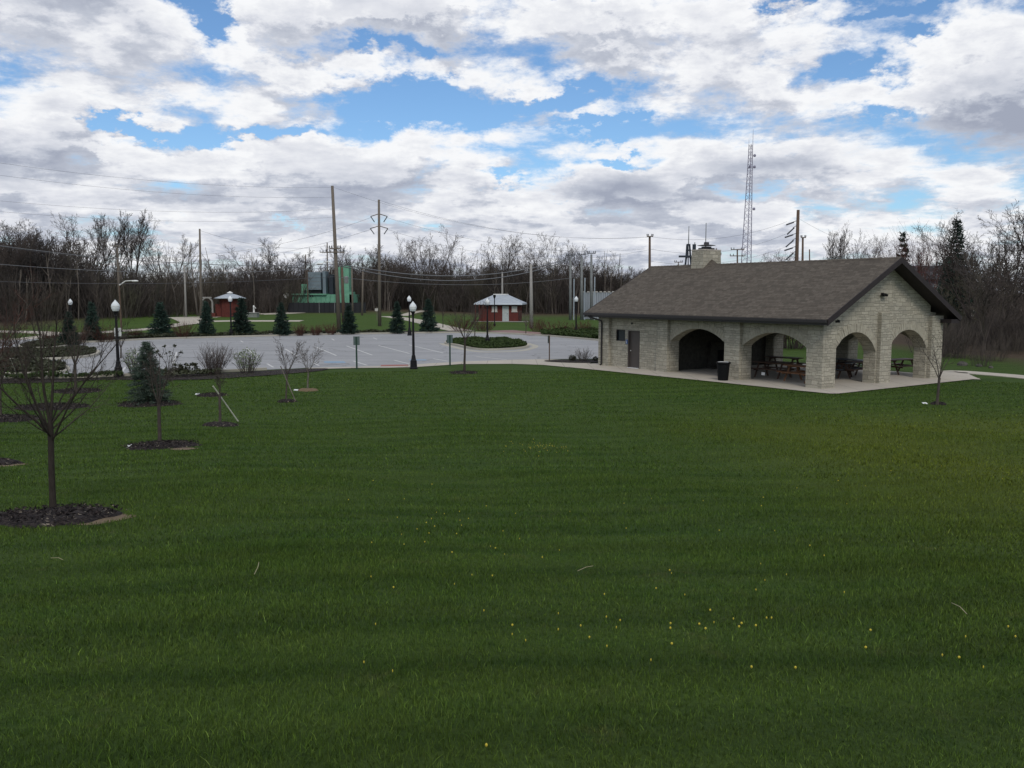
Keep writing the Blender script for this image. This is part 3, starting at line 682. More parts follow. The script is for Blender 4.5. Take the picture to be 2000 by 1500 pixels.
# brush: bundle of thin rising stems
def brush(seed, n, h, w_, r, tw=5, lean=.5):
    rg = random.Random(seed); q = Q()
    for k in range(n):
        a = rg.uniform(0, 2*PI); rr = w_*math.sqrt(rg.random())*.4; p = Vector((rr*math.cos(a), rr*math.sin(a), -.05)); d = Vector((math.cos(a)*lean*rg.random(), math.sin(a)*lean*rg.random(), 1)).normalized(); L = h*rg.uniform(.6, 1)
        pts = [p]; 
        for i in range(3):
            d = (d+Vector((rg.gauss(0, .12), rg.gauss(0, .12), .03))).normalized(); pts.append(pts[-1]+d*L/3)
        q.tube(pts, [r, r*.8, r*.6, r*.3], 3)
        for i in range(tw):
            f = rg.uniform(.2, .95)*3; m_ = min(int(f), 2); s0 = pts[m_].lerp(pts[m_+1], f-m_); dd = (d+Vector((rg.gauss(0, .5), rg.gauss(0, .5), rg.gauss(.1, .3)))).normalized()
            q.tube([s0, s0+dd*L*rg.uniform(.12, .34)], [r*.55, r*.25], 3)
    return q
brush_a = [brush(50+i, 60, 5.5, 7, .03, 9, .55).arrays() for i in range(4)]
# woodland mass: many trunks and brush reading as one wall of wood behind everything
def edgeY(X):
    return float(np.interp(X, [-140, -85, -62, -45, -30, -10, 15, 30, 60, 140], [92, 98, 108, 128, 150, 154, 150, 150, 155, 160]))
def sky_v(u): # tree line height in the photograph's rows
    return float(np.interp(u, [-400, 0, 90, 250, 330, 400, 470, 560, 650, 720, 800, 900, 930, 1000, 1100, 1200, 1280, 1500, 1700, 2400], [470, 448, 452, 505, 508, 505, 512, 500, 502, 498, 486, 512, 514, 506, 508, 512, 515, 515, 512, 500]))
rg = random.Random(5); wood = Q(); nw = 0
for k in range(520):
    X = rg.uniform(-130, 75); Y = edgeY(X)+4+rg.random()**1.4*48; u = 1000+F*X/Y
    if u < -350 or u > 1750: continue
    zb = zf(X, Y); top = EYE+(HZ-sky_v(u)+rg.uniform(-34, 4)+9*math.sin(u*.021)*math.sin(u*.0083+1))/F*Y; h = max(4, top-zb)
    s_ = h/12; wood.addq(mass_a[rg.randrange(5)], (X, Y, zb-.2), (s_*rg.uniform(.8, 1.1), s_*rg.uniform(.8, 1.1), s_), rg.uniform(0, 6.28)); nw += 1
for k in range(560):
    X = rg.uniform(-130, 70); Y = edgeY(X)+rg.random()**1.3*50; u = 1000+F*X/Y
    if u < -350 or u > 1750: continue
    s_ = rg.uniform(.6, 1.35); wood.addq(brush_a[rg.randrange(4)], (X, Y, zf(X, Y)-.1), (s_*1.1, s_*1.1, s_), rg.uniform(0, 6.28))
tag(wood.build('woodland', 'wood_mass'), 'dense bare brown woodland behind the park', None, None, 'stuff')
q = Q()
for k in range(150):
    X = rg.uniform(-95, 45); Y = edgeY(X)+rg.uniform(-2.5, 8); u = 1000+F*X/Y
    if u < -200 or u > 1300: continue
    h = rg.uniform(4, 11); c0 = Vector((X, Y, zf(X, Y)-.1)); l_ = Vector((rg.gauss(0, .07), rg.gauss(0, .07), 1)); P_ = [c0, c0+l_*h*.4, c0+(l_+Vector((rg.gauss(0, .06), 0, 0)))*h]
    r_ = rg.uniform(.05, .13); q.tube(P_, [r_, r_*.8, r_*.3], 5)
    for m_ in range(3):
        b0 = P_[1].lerp(P_[2], rg.uniform(0, .7)); q.tube([b0, b0+Vector((rg.gauss(0, .5), rg.gauss(0, .5), 1)).normalized()*h*rg.uniform(.2, .35)], [r_*.5, r_*.15], 3)
tag(q.build('young_trunks', 'trunk_pale'), 'slender pale young trunks standing along the front of the woodland', None, None, 'stuff')
# right-hand creek-side thicket
q = Q()
def redge(Y): return float(np.interp(Y, [44, 50, 60, 80, 110], [31, 27.5, 30, 38, 44]))
for k in range(120):
    Y = rg.uniform(49, 105); X = redge(Y)+rg.random()**1.2*34-1
    u = 1000+F*X/Y
    if u < 1790: continue
    s_ = rg.uniform(.3, .6)*(1 if Y > 56 else .7)
    q.addq(brush_a[rg.randrange(4)], (X, Y, zf(X, Y)-.1), (s_*.9, s_*.9, s_), rg.uniform(0, 6.28))
for k in range(170):
    Y = rg.uniform(53, 120); X = redge(Y)+2+rg.random()*38
    if 1000+F*X/Y < 1830: continue
    s_ = rg.uniform(.28, .78); q.addq(mass_a[rg.randrange(5)], (X, Y, zf(X, Y)-.2), s_, rg.uniform(0, 6.28))
tag(q.build('thicket', 'wood_mass'), 'dark leafless thicket at right beyond the picnic shelter', None, None, 'stuff')
# skyline trees
PR = [None]*5
def bgtree(i, u, vtop, Y, lab, grp, rz, wf=1.0, mat='bark_far'):
    X = (u-1000)/F*Y; zb = zf(X, Y); top = EYE+(HZ-vtop)/F*Y
    g_ = protos[i]
    if PR[i] is None:
        e = tree_thing(g_, 'bare_tree', 'bark_far', 'twig_far', lab, 'tree', grp)
        hv = max(g_.crown.arrays()[0][:, 2].max(), g_.trunk.arrays()[0][:, 2].max()); PR[i] = (e, hv)
        s_ = (top-zb)/hv; place(e, (X, Y, zb-.1), rz, (s_*wf, s_*wf, s_)); return e
    e, hv = PR[i]; s_ = (top-zb)/hv
    return copy_tree(e, (X, Y, zb-.1), rz, (s_*wf, s_*wf, s_), lab, grp)
GT = 'bare trees standing up from the tree line'
for a in [(0, 20, 415, 112, 'bare dark tree at the left edge of the tree line', .3, 1.0), (3, 62, 425, 118, 'bare tree near the left edge, second in the tree line', 1.9, 1.3), (1, 100, 432, 122, 'bushy bare tree left of the tall vase shaped one', 2.2, 1.0),
          (1, 172, 412, 128, 'rounded bare tree crown above the curved street light arm', .9, .95), (4, 225, 418, 130, 'pale upright bare tree with narrow rising stems', 2.6, 1.1), (4, 268, 408, 132, 'tallest narrow bare tree right beside the pale upright one', 4.1, 1.1),
          (2, 333, 426, 134, 'broad fan shaped bare tree left of the thin leaning pole', 1.2, .85), (3, 420, 494, 150, 'small bare tree behind the round red kiosk', .5, 1.2),
          (1, 528, 466, 150, 'rounded bare tree left of the grey industrial tank', 3.3, 1.15), (0, 585, 486, 152, 'low bare tree just left of the tallest utility pole', 1.0, 1.1), (0, 695, 474, 150, 'bare tree between the two tall utility poles', 2.0, 1.0),
          (2, 765, 452, 152, 'bare tree right of the second tall utility pole', 4.0, .8), (2, 838, 436, 150, 'wide crowned bare tree tallest in the middle of the tree line', 5.1, 1.0), (1, 890, 474, 156, 'small bare tree right of the wide crowned one', .4, .8),
          (0, 978, 455, 150, 'leaning bare tree above the brick restroom', 3.0, .9), (3, 1030, 464, 152, 'slender bare tree above the pale concrete pole', 1.1, 1.2), (1, 1085, 454, 150, 'bare tree tallest of the ones left of the steel poles', 2.4, .8),
          (0, 1120, 470, 146, 'bare tree behind the leftmost steel pole', 5.5, .75), (3, 1182, 488, 152, 'small bare tree right of the steel poles', .2, 1.0),
          (2, 1665, 432, 130, 'bare tree rising behind the right half of the shelter roof', 1.8, .7), (4, 1625, 446, 128, 'thin bare tree left of the larger one behind the shelter roof', 3.5, .9), (0, 1715, 458, 125, 'bare tree just left of the small dark conifer', 2.1, .7), (4, 1790, 474, 120, 'pale bare tree above the shelter gable', .9, .8),
          (2, 1895, 404, 74, 'large spreading bare tree in front of the dark conifer at right', .6, .95), (1, 1960, 410, 68, 'tall bare tree at the right edge of the picture', 2.8, 1.0), (0, 2040, 398, 66, 'bare tree mostly outside the right edge', 1.4, 1.0), (3, 1925, 520, 60, 'small thin bare tree at right behind the path', 4.4, 1.0),
          (3, 1540, 490, 150, 'faint small bare tree behind the leaning pole with insulators', 1.4, 1.2), (0, 1510, 488, 170, 'faint bare tree right of the lattice tower', 2.2, .9), (2, -40, 430, 105, 'bare tree just beyond the left edge', 2.0, 1.0)]:
    bgtree(a[0], a[1], a[2], a[3], a[4], GT, a[5], a[6])

# conifers
def spruce(seed, h, w_, n=26, needles=5500, size=.07, base=.05):
    rng = np.random.default_rng(seed); t_ = Q(); t_.tube([(0, 0, -.1), (0, 0, h*.5), (0, 0, h*.97)], [h*.018, h*.011, h*.002], 6)
    C = []; D = []
    for k in range(n):
        f = (k+.5)/n; z = h*(base+(1-base)*f**.92); R_ = w_/2*(1-f)**.85*rng.uniform(.74, 1.18)+.03
        nb = int(7+6*(1-f))
        for b_ in range(nb):
            a = rng.uniform(0, 2*PI); L = R_*rng.uniform(.7, 1.15); m_ = max(4, int(needles/(n*10)*(.4+L/(w_/2)*1.2)))
            s_ = rng.random(m_)**.6; rr = s_*L; zz_ = z-rr*.22+.10*(rr/(L+.01))**2*L*1.3
            sp_ = rng.normal(0, .055*w_*.5, (m_, 3))*[1, 1, .5]; ca, sa = math.cos(a), math.sin(a)
            C.append(np.c_[rr*ca, rr*sa, zz_]+sp_); D.append(np.tile([ca, sa, .25], (m_, 1)))
            t_.tube([(0, 0, z), (L*.9*ca, L*.9*sa, z-L*.15)], [h*.004, h*.0015], 3)
    C = np.concatenate(C); D = np.concatenate(D); n_ = len(C)
    D = D+rng.normal(0, .55, D.shape); D /= np.linalg.norm(D, axis=1, keepdims=True); B_ = np.cross(D, rng.normal(size=D.shape)); B_ /= np.linalg.norm(B_, axis=1, keepdims=True)
    s_ = size*rng.uniform(.6, 1.4, (n_, 1)); q = Q()
    q.add(np.stack([C-B_*s_*.28, C+B_*s_*.28, C+D*s_*1.9], 1).reshape(-1, 3), None, np.arange(3*n_).reshape(-1, 3))
    return t_, q
def spruce_thing(seed, h, w_, lab, grp, mat='needles', **k):
    t_, q = spruce(seed, h, w_, **k); e = empty('spruce_tree', (0, 0, 0), 0, lab, 'tree', grp)
    t_.build('trunk', 'bark', e); q.build('crown', mat, e); return e
sA = spruce_thing(1, 3, 1.9, 'x', 'spruces in a row behind the parking lot', size=.11); sB = spruce_thing(2, 3, 1.7, 'x', 'spruces in a row behind the parking lot', size=.11)
used = set()
for i, (u, vt, vb, wpx, lab, pr) in enumerate([(315, 592, 658, 44, 'young spruce leftmost of the row clearly behind the lot', sA), (404, 590, 658, 36, 'dark spruce in front of the paths left of the red kiosk', sB), (473, 583, 656, 42, 'dark spruce beside the lamp in front of the red kiosk', sA), (551, 592, 656, 36, 'spruce in front of the green industrial plant', sB),
                                      (682, 595, 653, 34, 'spruce right of the base of the tallest utility pole', sA), (776, 590, 652, 32, 'bluish spruce just left of the far lamp post', sB), (837, 585, 650, 36, 'bluish spruce right of the two lamp posts', sA), (182, 592, 668, 38, 'blue spruce at left behind the reddish shrubs', sB), (137, 610, 676, 36, 'dark spruce at far left half hidden by twigs', sA)]):
    p = at(u, vb); k_ = p.y/F; s_ = (vb-vt)*k_/3.0; wf = wpx*k_/1.8/s_
    if pr.name not in used:
        used.add(pr.name); TREE[pr.name] = kids(pr); [TREE.setdefault(c.name, []) for c in TREE[pr.name]]; place(pr, p, i*1.3, (s_*wf, s_*wf, s_)); pr['label'] = lab
    else: copy_tree(pr, p, i*1.3, (s_*wf, s_*wf, s_), lab)
def lone(e, u, vt, Y, wpx, h0=3.0, w0=1.8):
    X = (u-1000)/F*Y; zb = zf(X, Y); s_ = (EYE+(HZ-vt)/F*Y-zb)/h0; w1 = wpx/F*Y/w0; place(e, (X, Y, zb), 1.0, (w1, w1, s_))
e = spruce_thing(5, 3, 1.9, 'tall dark conifer among the bare trees at the right', None, needles=7000, size=.065); lone(e, 1858, 432, 84, 84)
e = spruce_thing(6, 3, 1.9, 'small dark conifer on the skyline above the shelter roof', None, needles=3500, size=.08, n=16); lone(e, 1755, 456, 120, 62)
e = spruce_thing(9, 3.0, 1.9, 'blue green spruce on the lawn in front of the parking lot at left', None, 'needles_near', needles=16000, size=.055, n=30)
p = at(290, 789); place(e, p, .4, (.90, .90, 1.04*(789-672)/F*p.y/3.0))

# bare park trees (planted), each grown for itself
def young(name, u, v, vtop, seed, P, r, wf, label, barkm='bark', crownm='bark', group='young planted trees on the lawn', leaf=None, clear=.28):
    p = at(u, v); h = (v-vtop)/F*p.y*1.0
    h = EYE+(HZ-vtop)/F*p.y-p.z
    g_ = Grow(seed); R = g_.r; L0 = h*clear; c = Vector((0, 0, -.05)); pts = [c]
    for i in range(5): c = c+Vector((R.gauss(.006, .006), R.gauss(0, .006), L0/5)); pts.append(c.copy())
    g_.trunk.tube(pts, [r*1.35, r*1.05, r, r*.95, r*.93, r*.95], 10)
    return g_, p, h, pts[-1]
def ring_of(u, v, ru, mats='mulch', patch=None, lab=None, grp='mulch rings around the lawn trees', white=None):
    p = at(u, v); rx = ru/F*p.length; ry = rx*.82
    RINGS.append((p.x, p.y, rx, ry))
    rng = np.random.default_rng(int(abs(u))); n = 40; q = Q(); vs = []; 
    for ri, fr in enumerate((1.0, .85, .6, .3)):
        for k in range(n):
            a = k*2*PI/n; j_ = 1+.07*math.sin(3*a+u)+.05*math.sin(7*a)+.03*rng.normal(); x_, y_ = p.x+rx*fr*j_*math.cos(a), p.y+ry*fr*j_*math.sin(a)
            vs.append((x_, y_, zf(x_, y_)+(-.01, .05, .085, .10)[ri]+.012*rng.normal()))
    vs.append((p.x, p.y, p.z+.11)); q.add(vs, [(a*n+k, a*n+(k+1) % n, (a+1)*n+(k+1) % n, (a+1)*n+k) for a in range(3) for k in range(n)], [(3*n+k, 3*n+(k+1) % n, 4*n) for k in range(n)])
    if rx > .6:   # loose bark chips
        m_ = int(min(2600, 900*rx*rx)); a = rng.uniform(0, 2*PI, m_); rr = np.sqrt(rng.random(m_))*1.0+(rng.random(m_) < .12)*rng.random(m_)*.14; X = p.x+rx*rr*np.cos(a); Y = p.y+ry*rr*np.sin(a)
        leaves_at(q, np.c_[X, Y, zt(X, Y)+.06+.06*(1-rr)+rng.uniform(0, .03, m_)], .022, rng, .35, 1.3)
    return tag(q.build('mulch_ring', mats), lab, 'mulch', grp)
def dirt(u, v, ru, rv, mat='patch_dirt'):
    p = at(u, v); k_ = p.length/F; rx = ru*k_; ry = rv; RINGS.append((p.x, p.y, rx*.8, ry*.8)); n = 28
    sheet('bare_soil', [(p.x+rx*(1+.12*math.sin(3*a))*math.cos(a), p.y+ry*(1+.1*math.sin(4*a+1))*math.sin(a)) for a in [i*2*PI/n for i in range(n)]], mat, .006)
def vase(g_, top, h, n, r, P, spread, L):
    R = g_.r
    for k in range(n):
        a = k*2.4+R.uniform(-.3, .3); sp_ = spread*R.uniform(.55, 1.15)
        f = R.uniform(0, 1)
        g_.branch(top-Vector((0, 0, .22*f*(h*.1))), Vector((math.cos(a)*sp_, math.sin(a)*sp_, 1)), L*R.uniform(.8, 1.05), r*R.uniform(.30, .5), 0, P)
NEAR = dict(seg=[8, 5, 4, 3], wig=[.05, .09, .12, .16], up=[.015, .03, .03, .02], tap=[.85, .8, .8, .8], tl=0, sides=[7, 5, 4, 3], levels=3, kids=[9, 5, 3], start=[.18, .2, .2], ang=[.62, .68, .75], len=[.40, .42, .45], rr=[.36, .45, .5], fall=[.5, .35, .3], rmin=.0022)
def finish(g_, p, rz, name, lab, barkm='bark', crownm='bark', grp='young planted trees on the lawn', buds=None, bs=.02):
    e = empty(name, p, rz, lab, 'tree', grp); g_.trunk.build('trunk', barkm, e, True); g_.crown.build('crown', crownm, e)
    if buds:
        q = Q(); rng = np.random.default_rng(3); T = np.array([tuple(t_) for t_ in g_.tips]); T = np.concatenate([T+rng.normal(0, bs*1.2, T.shape) for _ in range(2)]); leaves_at(q, T, bs, rng); q.build('buds', buds, e)
    return e
NT1 = dict(NEAR); NT1.update(kids=[7, 4, 3], wig=[.07, .12, .16, .2], start=[.22, .2, .2], tap=[.88, .85, .85, .8], rmin=.0018, len=[.36, .45, .45], ang=[.55, .7, .75])
NTL = dict(NT1); NTL.update(kids=[6, 3, 2], up=[.09, .05, .03, .02], wig=[.05, .1, .14, .18])
# big near tree at left
g_, p, h, tp = young('', 103, 1003, 560, 21, NT1, .042, 1, '', clear=.42)
for k_ in range(2): g_.branch(tp-Vector((0, 0, .05)), Vector((.05-.12*k_, .08, 1)), h*.66, .022, 0, NT1)
for k_ in range(6): a_ = k_*1.05+g_.r.uniform(-.2, .2); g_.branch(tp-Vector((0, 0, .03+.05*k_)), Vector((math.cos(a_)*.72, math.sin(a_)*.72, 1)), h*g_.r.uniform(.52, .66), g_.r.uniform(.012, .019), 0, NT1)
for k_ in range(5): a_ = k_*1.3+.4; g_.branch(tp-Vector((0, 0, .10+.03*k_)), Vector((math.cos(a_)*1.9, math.sin(a_)*1.9, 1)), h*g_.r.uniform(.38, .52), g_.r.uniform(.009, .013), 0, NTL); finish(g_, p, .6, 'bare_tree', 'nearest bare young tree, at left, in a wide mulch ring')
ring_of(106, 1012, 112, lab='largest mulch ring, nearest, under the tree at left')
dirt(196, 1014, 54, .42, "patch_dirt")
SM = dict(NEAR); SM.update(kids=[7, 4, 3], rmin=.003)
g_, p, h, tp = young('', 312, 870, 668, 22, SM, .045, 1, '', clear=.42)
vase(g_, tp, h, 6, .045, SM, .5, h*.55); finish(g_, p, 1.6, 'bare_tree', 'bare young tree in front of the blue green spruce')
ring_of(315, 872, 66, lab='mulch ring under the tree in front of the spruce'); dirt(358, 877, 26, .25)
g_, p, h, tp = young('', 429, 829, 715, 23, SM, .04, 1, '', clear=.55)
vase(g_, tp, h, 4, .03, SM, .25, h*.45); finish(g_, p, 0, 'bare_tree', 'thin staked tree with a white slanted stake')
ring_of(432, 831, 34, lab='small dark mulch mound under the white staked tree')
g_, p, h, tp = young('', 559, 783, 660, 24, SM, .032, 1, '', clear=.45)
vase(g_, tp, h, 6, .032, SM, .55, h*.55); finish(g_, p, 0, 'bare_tree', 'bare young tree with a thin dark slanted stake')
ring_of(560, 785, 20, lab='small mulch ring under the dark staked tree')
g_, p, h, tp = young('', 601, 763, 664, 25, SM, .035, 1, '', clear=.38)
vase(g_, tp, h, 7, .035, SM, .75, h*.6); finish(g_, p, 0, 'bare_tree', 'bare young tree with a pale trunk and round crown by the kerb', barkm='bark_pale')
ring_of(602, 763, 20, 'patch_dirt', lab='brown ring of soil under the pale trunked tree')
g_, p, h, tp = young('', 907, 727, 560, 26, SM, .06, 1, '', clear=.4)
vase(g_, tp, h, 6, .05, SM, .7, h*.55); finish(g_, p, 0, 'bare_tree', 'bare tree in front of the oval island of the parking lot', crownm='twig_far')
ring_of(905, 729, 28, lab='faint mulch ring under the tree before the oval island')
g_, p, h, tp = young('', 1830, 791, 635, 27, SM, .05, 1, '', clear=.36)
vase(g_, tp, h, 5, .045, SM, .5, h*.62); finish(g_, p, 0, 'bare_tree', 'bare young tree at right in front of the shelter gable')
ring_of(1832, 790, 15, lab='small mulch ring under the tree at the right')
g_, p, h, tp = young('', 148, 768, 600, 28, SM, .06, 1, '', clear=.35)
vase(g_, tp, h, 7, .055, SM, .45, h*.62); finish(g_, p, 0, 'bare_tree', 'bare tree behind and right of the nearest one')
ring_of(150, 765, 42, lab='mulch ring right behind the nearest tree, farther one')
g_, p, h, tp = young('', 52, 748, 640, 29, SM, .05, 1, '', clear=.3)
vase(g_, tp, h, 7, .045, SM, .6, h*.6); finish(g_, p, 0, 'bare_tree', 'bare staked tree by the kerbed islands at the far left')
ring_of(35, 745, 38, lab='mulch ring beside the kerb at the far left')
ring_of(100, 796, 62, lab='long mulch ring behind the nearest tree, nearer one')
ring_of(5, 819, 62, lab='mulch ring at the left edge beyond the nearest tree')
ring_of(-12, 906, 44, lab='mulch ring cut by the left edge of the picture'); dirt(18, 908, 26, .3)
ring_of(414, 773, 28, lab='thin mulch ring right of the blue green spruce')
ring_of(290, 790, 56, lab='mulch ring under the blue green spruce')
g_, p, h, tp = young('', 0, 819, 600, 31, SM, .06, 1, '', clear=.3)
vase(g_, tp, h, 9, .055, SM, .5, h*.65); finish(g_, p, 0, 'bare_tree', 'bare tree at the left edge in the mulch ring')
# reddish tree reaching in from the left
RD = dict(NEAR); RD.update(up=[.0, .03, .03, .02], kids=[9, 6, 4])
g_, p, h, tp = young('', -55, 860, 480, 32, RD, .07, 1, '', clear=.22)
vase(g_, tp, h, 11, .07, RD, .9, h*.66); finish(g_, p, 2, 'bare_tree', 'reddish twigged tree reaching in from the left edge', crownm='twig_red', barkm='bark')
# far lawn small trees
for (u, v, vt, s_, lab, mt) in [(655 if 0 else 865, 640, 560, 41, 'bare tree behind the lot left of the brick restroom', 'twig_far'), (738, 0, 0, 0, '', ''), (927, 660, 575, 43, 'bare tree at the far side of the oval island', 'twig_far'), (1027, 652, 600, 44, 'small bare tree at the red paver walk', 'bark_pale'), (236, 700, 628, 45, 'small bare tree beside the left lamp post', 'twig_far'), (85, 690, 600, 47, 'bare tree on the farther left island', 'twig_far'), (12, 700, 585, 48, 'bare tree at left edge by the islands', 'twig_far')]:
    if not s_: continue
    g_, p, h, tp = young('', u, v, vt, s_, SM, .05, 1, '', clear=.3); vase(g_, tp, h, 7, .045, SM, .5, h*.62)
    finish(g_, p, 0, 'bare_tree', lab, 'bark', mt, 'small bare trees around the parking lot')
# stakes, tags
def rod(name, mat, a, b_, r, lab, cat):
    o = Q().tube([Vector(a), Vector(b_)], r, 6, True).build(name, mat); return tag(o, lab, cat)
p0 = at(465, 823); t3 = at(429, 829); rod('tree_stake', 'stake_white', p0, (pt(416, 754, t3.y+.1)), .022, 'white stake leaning across the thin tree in the dark mound', 'stake')
p0 = at(578, 785); rod('tree_stake', 'bark_pale', p0, pt(548, 715, at(559, 783).y+.1), .02, 'thin dark stake leaning beside a bare tree near the kerb', 'stake')
p0 = at(38, 743); rod('tree_stake', 'stake_white', p0, pt(20, 700, at(52, 748).y+.1), .02, 'pale stake leaning at the far left by the kerb', 'stake')
for (u, v, lab) in [(386, 771, 'thin mulch ring right of the spruce'), (253, 873, 'mulch ring in front of the spruce'), (578, 763, 'pale trunked tree by the kerb'), (1806, 789, 'young tree at the right'), (8, 743, 'mulch ring by the kerb at far left'), (254, 792, 'mulch ring of the spruce')]:
    p = at(u, v); k_ = p.length/F; o = Q().box((0, 0, .03), (8*k_, .14, .02), 0, .25).build('plant_marker', 'tag_white', loc=p); tag(o, 'small white marker at the '+lab, 'marker', 'white plant markers')
blades_done = False
# ------------------------------------------------------------------ shrubs
def shrub(name, u, v, wpx, hpx, lab, grp, stem='twig_red', leaf=None, seed=1, n=46, dens=900, r=.012, ls=.035, lean=.7):
    p = at(u, v); k_ = p.y/F; w_, h = wpx*k_, hpx*k_
    e = empty(name, p, 0, lab, 'shrub', grp)
    q = brush(seed, n, h, w_*.5, r, 9, max(.25, lean*w_/h)); q.build('stems', stem, e)
    if leaf:
        rng = np.random.default_rng(seed); C = rng.normal(size=(dens, 3)); C /= np.linalg.norm(C, axis=1, keepdims=True); C *= rng.uniform(.35, 1, (dens, 1))**.5
        C *= (1+.25*np.sin(C[:, :1]*5+seed)*np.cos(C[:, 1:2]*4+C[:, 2:3]*5)); C = C*[w_/2, w_/2, h*.42]+[0, 0, h*.56]
        q = Q(); leaves_at(q, C, ls, rng, .8, 1.3); q.build('leaves', leaf, e)
    return e
RG = 'red twigged shrubs behind the parking lot'
for i, (u, v, w_, h, lab) in enumerate([(262, 662, 30, 24, 'red twigged shrub left of the first lot spruce'), (358, 661, 42, 38, 'pinkish brown shrub between two spruces behind the lot'), (586, 656, 26, 26, 'red twigged shrub right of the fourth spruce, leftmost of three'), (617, 655, 28, 24, 'red twigged shrub in the middle of three by the kerb'), (646, 654, 26, 25, 'red twigged shrub next to the tallest pole base'),
                                    (205, 668, 60, 40, 'wide reddish shrub left of the left lamp post'), (150, 672, 60, 44, 'reddish shrub behind the left islands'), (1085, 652, 70, 32, 'wine red shrub mass left of the lamp by the shelter'), (1140, 652, 60, 30, 'wine red shrub behind the lamp by the shelter'), (900, 647, 70, 34, 'wine red shrub left of the brick restroom'), (945, 646, 60, 26, 'wine red shrub in front of the brick restroom'), (1050, 648, 50, 30, 'brown shrub right of the brick restroom'), (100, 668, 60, 30, 'brown red shrub at the left end of the lot')]):
    shrub('red_twig_shrub', u, v, w_, h, lab, RG, 'twig_wine' if 'wine' in lab else 'twig_red', None, 60+i, 60, r=.012)
shrub('leafy_shrub', 484, 729, 52, 50, 'round pale leaved shrub at the near kerb', None, 'bark', 'leaf_pale', 80, 40, 700, ls=.035)
shrub('leafy_shrub', 264, 734, 44, 56, 'pale leaved shrub left of the blue green spruce', None, 'bark', 'leaf_pale', 81, 36, 600, ls=.035)
shrub('bare_shrub', 418, 731, 56, 62, 'dense bare shrub between the spruce and the pale leaved shrub', None, 'twig_far', None, 82, 110, r=.009)
shrub('bare_shrub', 1138, 706, 34, 30, 'bare shrub in the mulch beside the shelter corner', None, 'bark_pale', None, 83, 34, r=.010)
shrub('leafy_shrub', 1118, 706, 16, 13, 'small green shrub beside the bare one by the shelter', None, 'bark', 'leaf_dark', 84, 12, 260, ls=.04)
shrub('leafy_shrub', 1162, 706, 10, 10, 'tiny green shrub against the shelter corner', None, 'bark', 'leaf_dark', 85, 8, 120, ls=.04)
# large leaved shrub with leaf rosettes
for (u, v, h, lab, sd_, n) in [(332, 735, 62, 'tall open shrub with leaf rosettes right of the spruce', 90, 6), (365, 733, 22, 'low shrub with leaf rosettes, middle one', 91, 5), (390, 731, 22, 'low shrub with leaf rosettes next to the dense bare shrub', 92, 4), (346, 735, 26, 'low shrub with leaf rosettes beside the tall open one', 93, 4)]:
    p = at(u, v); k_ = p.y/F; H_ = h*k_; e = empty('rosette_shrub', p, 0, lab, 'shrub', 'shrubs with leaf rosettes in the mulch bed'); rg2 = random.Random(sd_); q = Q(); l_ = Q(); rng = np.random.default_rng(sd_)
    for b_ in range(n):
        a = rg2.uniform(0, 6.28); s1 = Vector((math.cos(a)*.3, math.sin(a)*.1, 1)).normalized(); m_ = s1*H_*.5; t_ = m_+(Vector((math.cos(a)*rg2.uniform(.3, 1.1), math.sin(a)*.4, 1))).normalized()*H_*rg2.uniform(.25, .62)
        q.tube([(0, 0, 0), m_, t_], [.014, .011, .007], 4); C = np.array(tuple(t_))+rng.normal(0, .035, (16, 3)); leaves_at(l_, C, .055, rng, .6, 1.4)
        m2 = m_.lerp(t_, .5); leaves_at(l_, np.array(tuple(m2))+rng.normal(0, .04, (7, 3)), .045, rng, .6, 1.4)
    q.build('stems', 'bark', e); l_.build('leaves', 'leaf_dark', e)
# blossom and budding bushes by the right wood
shrub('blossoming_tree', 1800, 640, 130, 150, 'pinkish budding tree behind the shelter gable', None, 'twig_red', 'blossom', 95, 120, 2500, r=.02, ls=.05)
e = [o for o in bpy.data.objects if o.name.startswith('blossoming_tree')][0]; place(e, ((1795-1000)/F*95, 95, 0), 0, 1.0); e.scale = (1, 1, 1.2); e['category'] = 'tree'
for (u, Y, w_, h, lab, sd_) in [(1690, 110, 9, 7.2, 'yellow green budding bush behind the shelter ridge, right one', 96), (1620, 112, 7, 6.6, 'yellow green budding bush behind the shelter ridge, left one', 97), (1545, 66, 6, 3.6, 'yellow green budding bush seen through the shelter arch', 98), (1500, 70, 6, 3.8, 'leafing bush behind the shelter seen through the front arch', 99)]:
    e = shrub('budding_bush', 1000, 640, 60, 60, lab, None, 'twig_far', 'bud_yellow', sd_, 60, 1500, r=.02, ls=.06); b_ = at(1000, 640).y/F*60; X = (u-1000)/F*Y
    place(e, (X, Y, zf(X, Y)), 0, (w_/b_, w_/b_, h/b_))

